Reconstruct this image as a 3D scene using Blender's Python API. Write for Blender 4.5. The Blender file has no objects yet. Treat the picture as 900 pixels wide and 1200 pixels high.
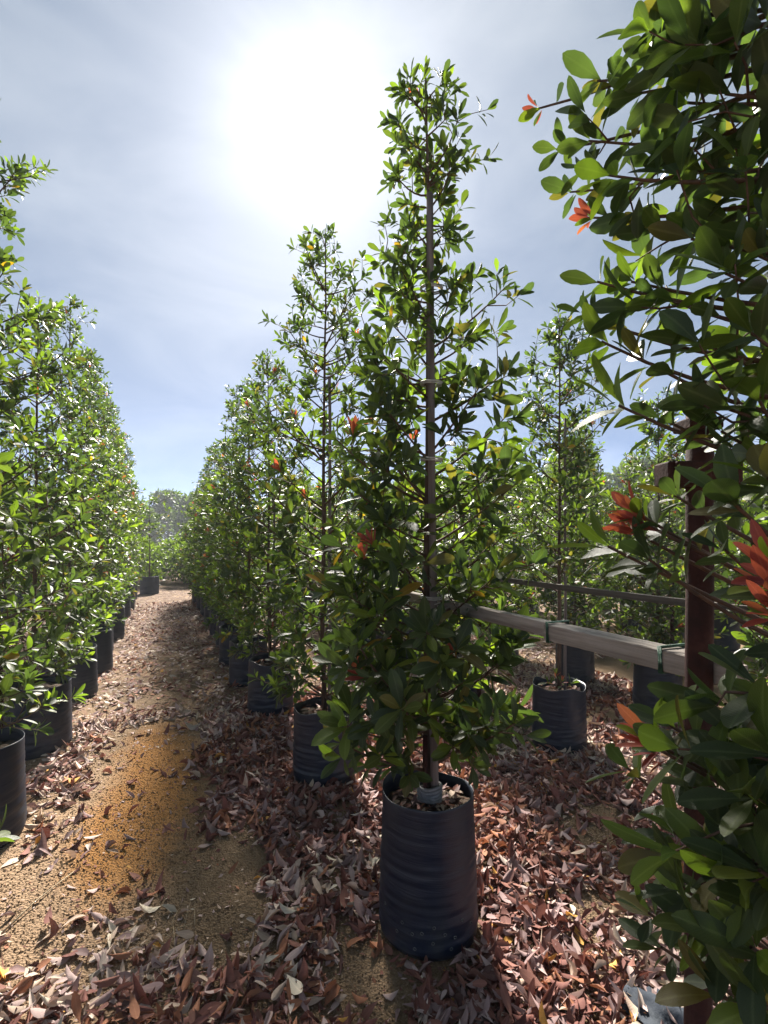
import bpy, math
import numpy as np
from mathutils import Matrix, Vector

sc = bpy.context.scene
col = sc.collection
R = math.radians

# ------------------------------------------------------------------ camera
# X = across the rows, Y = along the rows, camera over the origin looking 23.4 degrees to the right of the rows
YAW = R(23.4)
CAM_H = 1.65
CY, SY = math.cos(YAW), math.sin(YAW)
cd = bpy.data.cameras.new('camera')
cam = bpy.data.objects.new('camera', cd)
col.objects.link(cam)
cam.location = (0, 0, CAM_H)
cam.rotation_euler = (R(90), 0, -YAW)
cd.sensor_fit = 'VERTICAL'
cd.sensor_height = 36
cd.sensor_width = 27
cd.lens = 18
cd.shift_y = 0.025
cd.clip_start = 0.02
cd.clip_end = 2000
sc.camera = cam

# ------------------------------------------------------------------ sky and sun
SUN = np.array([0.267, 0.974, 0.80]); SUN /= np.linalg.norm(SUN)
SUN_EL = math.asin(SUN[2]); SUN_AZ = math.atan2(SUN[0], SUN[1])
w = bpy.data.worlds.new('World'); sc.world = w; w.use_nodes = True
nt = w.node_tree; nt.nodes.clear()
N = nt.nodes.new; LK = nt.links.new
out = N('ShaderNodeOutputWorld')
sky = N('ShaderNodeTexSky'); sky.sky_type = 'NISHITA'; sky.sun_disc = False
sky.sun_elevation = SUN_EL; sky.sun_rotation = SUN_AZ
sky.dust_density = 0.12; sky.air_density = 0.14; sky.ozone_density = 2.0
bg = N('ShaderNodeBackground'); bg.inputs['Strength'].default_value = 0.05
LK(sky.outputs[0], bg.inputs['Color'])
# thin veil of high cloud: even, with faint streaks, brighter towards the sun that shines through it
tc = N('ShaderNodeTexCoord')
mp = N('ShaderNodeMapping'); mp.inputs['Scale'].default_value = (1.6, 1.6, 4.2); mp.inputs['Rotation'].default_value = (0.3, 0.5, 0.4)
LK(tc.outputs['Generated'], mp.inputs['Vector'])
no = N('ShaderNodeTexNoise'); no.inputs['Scale'].default_value = 1.7; no.inputs['Detail'].default_value = 7; no.inputs['Roughness'].default_value = 0.55
no.inputs['Distortion'].default_value = 0.6
LK(mp.outputs[0], no.inputs['Vector'])
rmp = N('ShaderNodeMapRange'); rmp.inputs['From Min'].default_value = 0.32; rmp.inputs['From Max'].default_value = 0.7
LK(no.outputs[0], rmp.inputs['Value'])
vc = N('ShaderNodeMix'); vc.data_type = 'RGBA'
vc.inputs[6].default_value = (0.034, 0.048, 0.058, 1); vc.inputs[7].default_value = (0.092, 0.103, 0.105, 1)
LK(rmp.outputs[0], vc.inputs[0])
nrm = N('ShaderNodeVectorMath'); nrm.operation = 'NORMALIZE'; LK(tc.outputs['Generated'], nrm.inputs[0])
dt = N('ShaderNodeVectorMath'); dt.operation = 'DOT_PRODUCT'; dt.inputs[1].default_value = tuple(SUN)
LK(nrm.outputs[0], dt.inputs[0])
mx0 = N('ShaderNodeMath'); mx0.operation = 'MAXIMUM'; mx0.inputs[1].default_value = 0; LK(dt.outputs['Value'], mx0.inputs[0])
acc = None
for p, k in ((8, 0.05), (40, 0.05), (160, 0.10), (700, 0.3)):
    a = N('ShaderNodeMath'); a.operation = 'POWER'; a.inputs[1].default_value = p; LK(mx0.outputs[0], a.inputs[0])
    m = N('ShaderNodeMath'); m.operation = 'MULTIPLY'; m.inputs[1].default_value = k; LK(a.outputs[0], m.inputs[0])
    if acc is None: acc = m
    else:
        s = N('ShaderNodeMath'); s.operation = 'ADD'; LK(acc.outputs[0], s.inputs[0]); LK(m.outputs[0], s.inputs[1]); acc = s
gl = N('ShaderNodeVectorMath'); gl.operation = 'ADD'
LK(vc.outputs[2], gl.inputs[0]); LK(acc.outputs[0], gl.inputs[1])
bg2 = N('ShaderNodeBackground'); bg2.inputs['Strength'].default_value = 1.0
LK(gl.outputs[0], bg2.inputs['Color'])
ad = N('ShaderNodeAddShader'); LK(bg.outputs[0], ad.inputs[0]); LK(bg2.outputs[0], ad.inputs[1])
LK(ad.outputs[0], out.inputs['Surface'])

sd = bpy.data.lights.new('sun', 'SUN'); sd.energy = 4.6; sd.angle = R(7); sd.color = (1.0, 0.94, 0.84)
so = bpy.data.objects.new('sun', sd); col.objects.link(so)
so.rotation_euler = Vector(tuple(SUN)).to_track_quat('Z', 'Y').to_euler()
so.location = (2, 8, 12)

vs = sc.view_settings
vs.view_transform = 'Standard'; vs.look = 'None'; vs.gamma = 1.0; vs.exposure = 1.95; vs.use_curve_mapping = False
cy = sc.cycles
cy.max_bounces = 8; cy.diffuse_bounces = 5; cy.glossy_bounces = 2; cy.transmission_bounces = 4; cy.transparent_max_bounces = 4
cy.volume_bounces = 0; cy.caustics_reflective = False; cy.caustics_refractive = False
cy.use_denoising = True; cy.sample_clamp_indirect = 4

# ------------------------------------------------------------------ helpers
def C2W(x, z):                     # metres right of / ahead of the camera -> across, along
    return x * CY + z * SY, -x * SY + z * CY
def at(px, py, z):                 # a spot seen at a photo pixel, z metres ahead
    n, s = C2W((px - 450) / 600 * z, z)
    return np.array([n, s, CAM_H + (630 - py) / 600 * z])
def w2c(P):
    P = np.atleast_2d(P)
    x = P[:, 0] * CY - P[:, 1] * SY; z = P[:, 0] * SY + P[:, 1] * CY
    zz = np.where(z < 0.02, 0.02, z)
    return 450 + x / zz * 600, 630 - (P[:, 2] - CAM_H) / zz * 600, z
def unit(v):
    return v / (np.linalg.norm(v, axis=-1, keepdims=True) + 1e-9)

def tag(o, label=None, cat=None, group=None, kind=None):
    if label: o['label'] = label
    if cat: o['category'] = cat
    if group: o['group'] = group
    if kind: o['kind'] = kind
    return o
def link(name, me, parent=None):
    o = bpy.data.objects.new(name, me); col.objects.link(o)
    if parent: o.parent = parent
    return o
def empty(name, loc, rz=0):
    o = bpy.data.objects.new(name, None); col.objects.link(o)
    o.location = tuple(loc); o.rotation_euler = (0, 0, rz); o.empty_display_size = 0.1
    return o
def mesh_np(name, V, F, mat, attrs=None, smooth=True):
    """V (n,3), F list of equal-length index arrays or one (m,k) array"""
    me = bpy.data.meshes.new(name)
    V = np.ascontiguousarray(V, dtype=np.float32)
    if isinstance(F, np.ndarray): F = [F]
    F = [f for f in F if len(f)]
    nl = sum(f.size for f in F); nf = sum(len(f) for f in F)
    me.vertices.add(len(V)); me.vertices.foreach_set('co', V.ravel())
    me.loops.add(nl); me.loops.foreach_set('vertex_index', np.concatenate([f.ravel() for f in F]).astype(np.int32))
    me.polygons.add(nf)
    tot = np.concatenate([np.full(len(f), f.shape[1]) for f in F])
    st = np.concatenate([[0], np.cumsum(tot)[:-1]])
    me.polygons.foreach_set('loop_start', st.astype(np.int32))
    me.polygons.foreach_set('use_smooth', np.full(nf, smooth))
    for k, (typ, data) in (attrs or {}).items():
        at_ = me.attributes.new(k, typ, 'POINT')
        at_.data.foreach_set('color' if typ == 'FLOAT_COLOR' else 'vector', np.ascontiguousarray(data, dtype=np.float32).ravel())
    me.update(calc_edges=True); me.validate()
    me.materials.append(mat)
    return me

class MB:                          # collects tubes, boxes, lathes; builds ONE mesh
    def __init__(s): s.V = []; s.Q = []; s.T = []; s.n = 0
    def add(s, V, Q=None, T=None):
        V = np.asarray(V, float); s.V.append(V)
        if Q is not None and len(Q): s.Q.append(np.asarray(Q) + s.n)
        if T is not None and len(T): s.T.append(np.asarray(T) + s.n)
        s.n += len(V)
    def tube(s, pts, rad, k=8, cap=True):
        pts = np.asarray(pts, float); m = len(pts); rad = np.broadcast_to(np.asarray(rad, float), (m,))
        t = unit(np.gradient(pts, axis=0))
        ref = np.array([0, 0, 1.0]) if abs(t[0, 2]) < 0.8 else np.array([1.0, 0, 0])
        e1 = unit(np.cross(t, ref)); e2 = np.cross(t, e1)
        a = np.arange(k) * 2 * math.pi / k
        V = pts[:, None] + rad[:, None, None] * (np.cos(a)[None, :, None] * e1[:, None] + np.sin(a)[None, :, None] * e2[:, None])
        V = V.reshape(-1, 3)
        i, j = np.meshgrid(np.arange(m - 1), np.arange(k), indexing='ij')
        Q = np.stack([i * k + j, i * k + (j + 1) % k, (i + 1) * k + (j + 1) % k, (i + 1) * k + j], -1).reshape(-1, 4)
        T = []
        if cap:
            V = np.vstack([V, pts[:1], pts[-1:]])
            for q in range(k):
                T.append((m * k, (q + 1) % k, q)); T.append((m * k + 1, (m - 1) * k + q, (m - 1) * k + (q + 1) % k))
        s.add(V, Q, T)
    def box(s, c, h, M=None, b=0.0):
        """box with chamfered edges"""
        c = np.asarray(c, float); h = np.asarray(h, float)
        if b <= 0:
            V = np.array([[x, y, z] for x in (-1, 1) for y in (-1, 1) for z in (-1, 1)], float) * h
            Q = [(0, 1, 3, 2), (4, 6, 7, 5), (0, 4, 5, 1), (2, 3, 7, 6), (0, 2, 6, 4), (1, 5, 7, 3)]
            T = []
        else:
            V = []; idx = {}
            for x in (-1, 1):
                for y in (-1, 1):
                    for z in (-1, 1):
                        for ax in range(3):
                            p = np.array([x, y, z], float) * (h - b); p[ax] = (x, y, z)[ax] * h[ax]
                            idx[x, y, z, ax] = len(V); V.append(p)
            Q = []; T = []
            for ax in range(3):
                u, v = [(1, 2), (2, 0), (0, 1)][ax]
                for sgn in (-1, 1):
                    q = []
                    for (a_, b_) in ((-1, -1), (1, -1), (1, 1), (-1, 1)):
                        k = [0, 0, 0]; k[ax] = sgn; k[u] = a_; k[v] = b_; q.append(idx[k[0], k[1], k[2], ax])
                    Q.append(q if sgn > 0 else q[::-1])
                for a_ in (-1, 1):            # edge chamfers running along ax
                    for b_ in (-1, 1):
                        k0 = [0, 0, 0]; k0[ax] = -1; k0[u] = a_; k0[v] = b_; k1 = list(k0); k1[ax] = 1
                        q = [idx[(*k0, u)], idx[(*k1, u)], idx[(*k1, v)], idx[(*k0, v)]]
                        Q.append(q if a_ * b_ < 0 else q[::-1])
            for x in (-1, 1):
                for y in (-1, 1):
                    for z in (-1, 1):
                        t = [idx[x, y, z, 0], idx[x, y, z, 1], idx[x, y, z, 2]]
                        T.append(t if x * y * z > 0 else t[::-1])
            V = np.array(V)
        if M is not None: V = V @ np.asarray(M).T
        s.add(V + c, Q, T)
    def mesh(s, name, mat, smooth=True, attrs=None):
        F = []
        if s.Q: F.append(np.vstack(s.Q))
        if s.T: F.append(np.vstack(s.T))
        return mesh_np(name, np.vstack(s.V), F, mat, attrs, smooth)

def vnoise(x, y, seed=0):          # smooth value noise, vectorised
    x = np.asarray(x, float); y = np.asarray(y, float)
    xi = np.floor(x).astype(np.int64); yi = np.floor(y).astype(np.int64)
    fx = x - xi; fy = y - yi; fx = fx * fx * (3 - 2 * fx); fy = fy * fy * (3 - 2 * fy)
    def h(a, b):
        v = np.sin(a * 127.1 + b * 311.7 + seed * 74.7) * 43758.5453
        return v - np.floor(v)
    return (h(xi, yi) * (1 - fx) + h(xi + 1, yi) * fx) * (1 - fy) + (h(xi, yi + 1) * (1 - fx) + h(xi + 1, yi + 1) * fx) * fy
def fbm(x, y, seed=0, o=4):
    r = 0; a = 0.5; t = 0
    for k in range(o):
        r = r + a * vnoise(x * 2 ** k, y * 2 ** k, seed + k); t += a; a *= 0.5
    return r / t
def sst(a, b, x):
    t = np.clip((x - a) / (b - a), 0, 1); return t * t * (3 - 2 * t)

# ------------------------------------------------------------------ materials
def newmat(name):
    m = bpy.data.materials.new(name); m.use_nodes = True
    t = m.node_tree; t.nodes.clear()
    o = t.nodes.new('ShaderNodeOutputMaterial')
    return m, t, o
def nd(t, typ, **kw):
    n = t.nodes.new(typ)
    for k, v in kw.items():
        if hasattr(n, k) and not k[0].isupper(): setattr(n, k, v)
        else: n.inputs[k].default_value = v
    return n
def ramp(t, stops, src=None):
    r = t.nodes.new('ShaderNodeValToRGB'); e = r.color_ramp.elements
    while len(e) < len(stops): e.new(0.5)
    for q, (p, c) in zip(e, stops): q.position = p; q.color = (*c, 1)
    if src is not None: t.links.new(src, r.inputs[0])
    return r
def noise(t, scale, detail=4, rough=0.55, vec=None, dim=None):
    n = nd(t, 'ShaderNodeTexNoise', Scale=scale, Detail=detail, Roughness=rough)
    if vec is not None: t.links.new(vec, n.inputs['Vector'])
    return n
def mixc(t, f, a, b, mode='MIX'):
    m = t.nodes.new('ShaderNodeMix'); m.data_type = 'RGBA'; m.blend_type = mode
    for s_, v in ((0, f), (6, a), (7, b)):
        if hasattr(v, 'is_output'): t.links.new(v, m.inputs[s_])
        else: m.inputs[s_].default_value = v if s_ == 0 else (*v, 1)
    return m.outputs[2]
def math_(t, op, a, b=None):
    m = t.nodes.new('ShaderNodeMath'); m.operation = op
    for k, v in ((0, a), (1, b)):
        if v is None: continue
        if hasattr(v, 'is_output'): t.links.new(v, m.inputs[k])
        else: m.inputs[k].default_value = v
    return m.outputs[0]

def leaf_material(name, rough=0.42, trans=0.46, spec=0.36, vein=0.75, tgain=(2.3, 2.5, 0.9)):
    m, t, o = newmat(name)
    a = nd(t, 'ShaderNodeAttribute', attribute_name='tint')
    u = nd(t, 'ShaderNodeAttribute', attribute_name='blade')
    sp = t.nodes.new('ShaderNodeSeparateXYZ'); t.links.new(u.outputs['Vector'], sp.inputs[0])
    av = math_(t, 'ABSOLUTE', sp.outputs[1])
    rib = nd(t, 'ShaderNodeMapRange'); rib.inputs['From Min'].default_value = 0.05; rib.inputs['From Max'].default_value = 0.16
    rib.inputs['To Min'].default_value = vein; rib.inputs['To Max'].default_value = 0.0
    t.links.new(av, rib.inputs['Value'])
    # fine side veins and blotches
    f = math_(t, 'ADD', math_(t, 'MULTIPLY', sp.outputs[0], 62.0), math_(t, 'MULTIPLY', av, -14.0))
    vn = math_(t, 'MULTIPLY', math_(t, 'POWER', math_(t, 'ABSOLUTE', math_(t, 'SINE', f)), 6.0), 0.10 if vein else 0.0)
    nb = noise(t, 35, 3)
    mul = nd(t, 'ShaderNodeMapRange'); mul.inputs['To Min'].default_value = 0.72; mul.inputs['To Max'].default_value = 1.28
    t.links.new(nb.outputs[0], mul.inputs['Value'])
    c0 = nd(t, 'ShaderNodeVectorMath', operation='MULTIPLY'); t.links.new(a.outputs['Color'], c0.inputs[0]); t.links.new(mul.outputs[0], c0.inputs[1])
    pale = nd(t, 'ShaderNodeVectorMath', operation='MULTIPLY_ADD'); t.links.new(c0.outputs[0], pale.inputs[0])
    pale.inputs[1].default_value = (1.6, 1.5, 1.5); pale.inputs[2].default_value = (0.05, 0.06, 0.025)
    c = mixc(t, math_(t, 'ADD', rib.outputs[0], vn), c0.outputs[0], pale.outputs[0])
    p = nd(t, 'ShaderNodeBsdfPrincipled', Roughness=rough)
    p.inputs['Specular IOR Level'].default_value = spec
    t.links.new(c, p.inputs['Base Color'])
    bp = nd(t, 'ShaderNodeBump', Strength=0.25, Distance=0.002)
    t.links.new(math_(t, 'ADD', nb.outputs[0], math_(t, 'MULTIPLY', vn, 4.0)), bp.inputs['Height']); t.links.new(bp.outputs[0], p.inputs['Normal'])
    tm = nd(t, 'ShaderNodeVectorMath', operation='MULTIPLY'); tm.inputs[1].default_value = tgain
    t.links.new(c0.outputs[0], tm.inputs[0])
    tr = nd(t, 'ShaderNodeBsdfTranslucent'); t.links.new(tm.outputs[0], tr.inputs['Color'])
    mx = nd(t, 'ShaderNodeMixShader'); mx.inputs[0].default_value = trans
    t.links.new(p.outputs[0], mx.inputs[1]); t.links.new(tr.outputs[0], mx.inputs[2]); t.links.new(mx.outputs[0], o.inputs['Surface'])
    return m
M_LEAF = leaf_material('glossy_leaf')
M_LITTER = leaf_material('dry_leaf', rough=0.75, trans=0.12, spec=0.2, vein=0.22, tgain=(1.3, 1.1, 0.9))

def simple(name, stops, scale, rough=0.7, bump=0.3, bscale=None, dist=0.01, spec=0.3, stretch=(1, 1, 1), metal=0):
    m, t, o = newmat(name)
    tcn = t.nodes.new('ShaderNodeTexCoord'); mpn = t.nodes.new('ShaderNodeMapping'); mpn.inputs['Scale'].default_value = stretch
    t.links.new(tcn.outputs['Object'], mpn.inputs['Vector'])
    n = noise(t, scale, 6, 0.62, mpn.outputs[0]); r = ramp(t, stops, n.outputs[0])
    p = nd(t, 'ShaderNodeBsdfPrincipled', Roughness=rough, Metallic=metal); p.inputs['Specular IOR Level'].default_value = spec
    t.links.new(r.outputs[0], p.inputs['Base Color'])
    n2 = noise(t, bscale or scale * 2, 6, 0.65, mpn.outputs[0])
    b = nd(t, 'ShaderNodeBump', Strength=bump, Distance=dist); t.links.new(n2.outputs[0], b.inputs['Height']); t.links.new(b.outputs[0], p.inputs['Normal'])
    t.links.new(p.outputs[0], o.inputs['Surface'])
    return m
M_BARK = simple('bark', [(0.3, (0.045, 0.028, 0.02)), (0.55, (0.10, 0.066, 0.048)), (0.75, (0.17, 0.13, 0.105))], 30, 0.85, 0.8, 60, 0.004, stretch=(1, 1, 0.25))
M_TWIG = simple('twig', [(0.3, (0.05, 0.03, 0.02)), (0.7, (0.13, 0.07, 0.045))], 40, 0.75, 0.4)
M_STAKE = simple('weathered_stake', [(0.3, (0.10, 0.082, 0.078)), (0.55, (0.19, 0.16, 0.155)), (0.75, (0.27, 0.235, 0.22))], 14, 0.8, 0.5, 50, 0.003, stretch=(3, 3, 0.15))
M_TIMBER = simple('weathered_timber', [(0.28, (0.13, 0.105, 0.09)), (0.5, (0.27, 0.235, 0.205)), (0.72, (0.40, 0.36, 0.325))], 9, 0.85, 0.7, 40, 0.004, stretch=(4, 0.22, 5))
M_DTIMBER = simple('dark_timber', [(0.28, (0.05, 0.042, 0.036)), (0.7, (0.13, 0.115, 0.10))], 9, 0.85, 0.7, 40, 0.004, stretch=(4, 0.22, 5))
M_RUST = simple('rust', [(0.25, (0.018, 0.008, 0.007)), (0.5, (0.040, 0.014, 0.012)), (0.68, (0.066, 0.026, 0.020)), (0.85, (0.05, 0.033, 0.030))], 22, 0.82, 0.9, 110, 0.003, spec=0.25)
M_TIE = simple('green_twine', [(0.3, (0.02, 0.06, 0.04)), (0.7, (0.05, 0.13, 0.085))], 60, 0.55, 0.3)
M_WIRE = simple('pale_tie', [(0.3, (0.35, 0.34, 0.32)), (0.7, (0.6, 0.58, 0.55))], 60, 0.5, 0.2)
M_POTSOIL = simple('potting_soil', [(0.3, (0.03, 0.02, 0.014)), (0.6, (0.09, 0.06, 0.04)), (0.8, (0.16, 0.11, 0.075))], 45, 0.95, 1.0, 70, 0.02)
M_CRUMB = None

def bag_material():
    m, t, o = newmat('black_polythene')
    tcn = t.nodes.new('ShaderNodeTexCoord')
    mpn = t.nodes.new('ShaderNodeMapping'); mpn.inputs['Scale'].default_value = (2.2, 2.2, 26)
    t.links.new(tcn.outputs['Object'], mpn.inputs['Vector'])
    n1 = noise(t, 2.2, 5, 0.6, mpn.outputs[0]); n1.inputs['Distortion'].default_value = 0.5
    n2 = noise(t, 11, 5, 0.6, tcn.outputs['Object'])
    sp = t.nodes.new('ShaderNodeSeparateXYZ'); t.links.new(tcn.outputs['Object'], sp.inputs[0])
    low = nd(t, 'ShaderNodeMapRange'); low.inputs['From Min'].default_value = 0.0; low.inputs['From Max'].default_value = 0.28
    low.inputs['To Min'].default_value = 1.0; low.inputs['To Max'].default_value = 0.25; t.links.new(sp.outputs[2], low.inputs['Value'])
    du = nd(t, 'ShaderNodeMapRange'); du.inputs['From Min'].default_value = 0.45; du.inputs['From Max'].default_value = 0.72
    t.links.new(n2.outputs[0], du.inputs['Value'])
    dm = math_(t, 'MULTIPLY', math_(t, 'MULTIPLY', low.outputs[0], du.outputs[0]), 0.4)
    base = mixc(t, n1.outputs[0], (0.003, 0.007, 0.019), (0.007, 0.014, 0.034))
    c = mixc(t, dm, base, (0.085, 0.082, 0.068))
    p = nd(t, 'ShaderNodeBsdfPrincipled'); p.inputs['Specular IOR Level'].default_value = 0.45
    rr = nd(t, 'ShaderNodeMapRange'); rr.inputs['To Min'].default_value = 0.36; rr.inputs['To Max'].default_value = 0.56
    t.links.new(n2.outputs[0], rr.inputs['Value']); t.links.new(rr.outputs[0], p.inputs['Roughness'])
    t.links.new(c, p.inputs['Base Color'])
    b = nd(t, 'ShaderNodeBump', Strength=0.35, Distance=0.008); t.links.new(n1.outputs[0], b.inputs['Height']); t.links.new(b.outputs[0], p.inputs['Normal'])
    t.links.new(p.outputs[0], o.inputs['Surface'])
    return m
M_BAG = bag_material()
M_HOLE = simple('dusty_eyelet', [(0.3, (0.05, 0.055, 0.055)), (0.7, (0.12, 0.125, 0.12))], 60, 0.7, 0.3)
M_TAPE = simple('grey_tape', [(0.3, (0.10, 0.10, 0.11)), (0.7, (0.26, 0.26, 0.27))], 30, 0.5, 0.5)

def ground_material():
    m, t, o = newmat('sandy_soil')
    tcn = t.nodes.new('ShaderNodeTexCoord'); V = tcn.outputs['Object']
    big = noise(t, 0.9, 4, 0.6, V); mid = noise(t, 7, 5, 0.65, V); fine = noise(t, 70, 5, 0.7, V); grit = noise(t, 190, 3, 0.7, V)
    vor = nd(t, 'ShaderNodeTexVoronoi', Scale=95.0); t.links.new(V, vor.inputs['Vector'])
    dark = mixc(t, fine.outputs[0], (0.08, 0.052, 0.031), (0.24, 0.165, 0.10))
    tan = mixc(t, fine.outputs[0], (0.20, 0.125, 0.075), (0.42, 0.29, 0.185))
    orange = mixc(t, fine.outputs[0], (0.24, 0.105, 0.030), (0.47, 0.235, 0.075))
    def patch(cx, cy_, rx, ry, soft=0.5):
        mpn = t.nodes.new('ShaderNodeMapping'); mpn.vector_type = 'POINT'
        mpn.inputs['Location'].default_value = (-cx / rx, -cy_ / ry, 0); mpn.inputs['Scale'].default_value = (1 / rx, 1 / ry, 0)
        t.links.new(V, mpn.inputs['Vector'])
        wob = nd(t, 'ShaderNodeVectorMath', operation='MULTIPLY_ADD'); wob.inputs[1].default_value = (1.0, 1.0, 0); 
        t.links.new(mid.outputs['Color'], wob.inputs[0]); t.links.new(mpn.outputs[0], wob.inputs[2])
        sub = nd(t, 'ShaderNodeVectorMath', operation='SUBTRACT'); sub.inputs[1].default_value = (0.5, 0.5, 0); t.links.new(wob.outputs[0], sub.inputs[0])
        ln = nd(t, 'ShaderNodeVectorMath', operation='LENGTH'); t.links.new(sub.outputs[0], ln.inputs[0])
        q = nd(t, 'ShaderNodeMapRange'); q.interpolation_type = 'SMOOTHSTEP'
        q.inputs['From Min'].default_value = 1 - soft; q.inputs['From Max'].default_value = 1 + soft
        q.inputs['To Min'].default_value = 1; q.inputs['To Max'].default_value = 0
        t.links.new(ln.outputs['Value'], q.inputs['Value']); return q.outputs[0]
    bm = nd(t, 'ShaderNodeMapRange'); bm.inputs['From Min'].default_value = 0.38; bm.inputs['From Max'].default_value = 0.62
    t.links.new(big.outputs[0], bm.inputs['Value'])
    c = mixc(t, bm.outputs[0], dark, tan)
    c = mixc(t, patch(0.25, 2.45, 0.42, 0.75), c, dark)
    c = mixc(t, patch(-0.55, 2.9, 0.55, 1.1), c, tan)
    c = mixc(t, patch(-0.02, 4.0, 0.26, 0.95), c, orange)
    c = mixc(t, patch(-0.22, 3.2, 0.22, 0.55), c, orange)
    c = mixc(t, patch(2.2, 2.2, 0.4, 0.4), c, dark)
    # far off, where single leaves can no longer be told apart, the litter is a speckle
    sp = t.nodes.new('ShaderNodeSeparateXYZ'); t.links.new(V, sp.inputs[0])
    far = nd(t, 'ShaderNodeMapRange'); far.inputs['From Min'].default_value = 6; far.inputs['From Max'].default_value = 11
    t.links.new(sp.outputs[1], far.inputs['Value'])
    v2 = nd(t, 'ShaderNodeTexVoronoi', Scale=17.0); t.links.new(V, v2.inputs['Vector'])
    sv = t.nodes.new('ShaderNodeSeparateXYZ'); t.links.new(v2.outputs['Color'], sv.inputs[0])
    lit = ramp(t, [(0.0, (0.08, 0.045, 0.035)), (0.35, (0.15, 0.09, 0.07)), (0.6, (0.22, 0.15, 0.12)), (1.0, (0.33, 0.25, 0.20))], sv.outputs[0])
    lm = math_(t, 'MULTIPLY', far.outputs[0], math_(t, 'GREATER_THAN', sv.outputs[1], 0.35))
    c = mixc(t, lm, c, lit.outputs[0])
    sm = math_(t, 'MULTIPLY', math_(t, 'GREATER_THAN', grit.outputs[0], 0.63), 0.55)
    c = mixc(t, sm, c, (0.42, 0.33, 0.24))
    p = nd(t, 'ShaderNodeBsdfPrincipled', Roughness=0.95); p.inputs['Specular IOR Level'].default_value = 0.15
    t.links.new(c, p.inputs['Base Color'])
    h = math_(t, 'ADD', math_(t, 'MULTIPLY', fine.outputs[0], 0.8), math_(t, 'MULTIPLY', vor.outputs['Distance'], 0.9))
    h = math_(t, 'ADD', h, math_(t, 'MULTIPLY', grit.outputs[0], 0.4))
    b = nd(t, 'ShaderNodeBump', Strength=1.0, Distance=0.012); t.links.new(h, b.inputs['Height']); t.links.new(b.outputs[0], p.inputs['Normal'])
    t.links.new(p.outputs[0], o.inputs['Surface'])
    return m
M_GROUND = ground_material()
M_CRUMB = simple('soil_crumb', [(0.3, (0.10, 0.066, 0.040)), (0.5, (0.17, 0.112, 0.066)), (0.72, (0.27, 0.185, 0.11))], 9, 0.95, 0.6, 160, 0.004, spec=0.15)
M_STRAW = simple('dry_straw', [(0.3, (0.24, 0.17, 0.10)), (0.7, (0.5, 0.4, 0.27))], 20, 0.8, 0.3)

# ------------------------------------------------------------------ ground
def ground_h(x, y):
    d = np.hypot(x, y)
    near = 1 - sst(14, 30, d)
    return near * ((fbm(x * 0.9, y * 0.9, 3) - 0.5) * 0.07 + (fbm(x * 5, y * 5, 9) - 0.5) * 0.022 - 0.012 * sst(0.6, 0.0, np.abs(x - 0.05)))
def axis(lo, hi, step, far):
    a = list(np.arange(lo, hi + 1e-6, step)); s_ = step
    while a[-1] < far: s_ *= 1.35; a.append(a[-1] + s_)
    s_ = step
    while a[0] > -far: s_ *= 1.35; a.insert(0, a[0] - s_)
    return np.array(a)
gx = axis(-2.6, 5.0, 0.045, 420); gy = axis(0.8, 9.0, 0.045, 420)
GX, GY = np.meshgrid(gx, gy, indexing='ij')
GZ = ground_h(GX, GY)
nx, ny = GX.shape
i, j = np.meshgrid(np.arange(nx - 1), np.arange(ny - 1), indexing='ij')
Q = np.stack([i * ny + j, (i + 1) * ny + j, (i + 1) * ny + j + 1, i * ny + j + 1], -1).reshape(-1, 4)
g = link('ground', mesh_np('ground', np.stack([GX, GY, GZ], -1).reshape(-1, 3), Q, M_GROUND))
tag(g, 'sandy brown nursery soil between the rows of bags', 'ground', kind='structure')

# ------------------------------------------------------------------ leaves
def leaf_template(nu, wid=0.36, fold=0.22, droop=0.12, shape=1.0):
    """unit-length blade along +x, width along y, up z; returns V, Q/T, blade coords"""
    us = {1: [0, 0.58, 1], 3: [0, 0.3, 0.62, 0.88, 1], 5: [0, 0.16, 0.36, 0.6, 0.8, 0.94, 1]}[nu]
    V = [(0, 0, 0)]; B = [(0, 0, 0)]
    for u in us[1:-1]:
        hw = 0.5 * wid * float(np.interp(u ** (1.1 / shape), [0, 0.15, 0.3, 0.45, 0.62, 0.78, 0.9, 0.96, 1], [0.08, 0.36, 0.70, 0.92, 1.0, 0.86, 0.56, 0.33, 0.1]))
        z = -droop * u * u
        x = 0.06 + 0.94 * u
        for v in (-1, 0, 1):
            V.append((x, v * hw, z + abs(v) * hw * fold)); B.append((u, v, 0))
    V.append((1.0, 0, -droop)); B.append((1, 0, 0))
    T = []; Q = []
    T += [(0, 2, 1), (0, 3, 2)]
    for k in range(nu - 1):
        a = 1 + 3 * k
        Q += [(a, a + 1, a + 4, a + 3), (a + 1, a + 2, a + 5, a + 4)]
    a = 1 + 3 * (nu - 1); e = len(V) - 1
    T += [(a, a + 1, e), (a + 1, a + 2, e)]
    return np.array(V), np.array(Q, int).reshape(-1, 4), np.array(T, int), np.array(B)
LOD0 = leaf_template(5, 0.40, 0.25, 0.10, 1.15)
LOD1 = leaf_template(3, 0.36, 0.25, 0.10, 1.1)
LOD2 = leaf_template(1, 0.42, 0.2, 0.05, 1.0)

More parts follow.
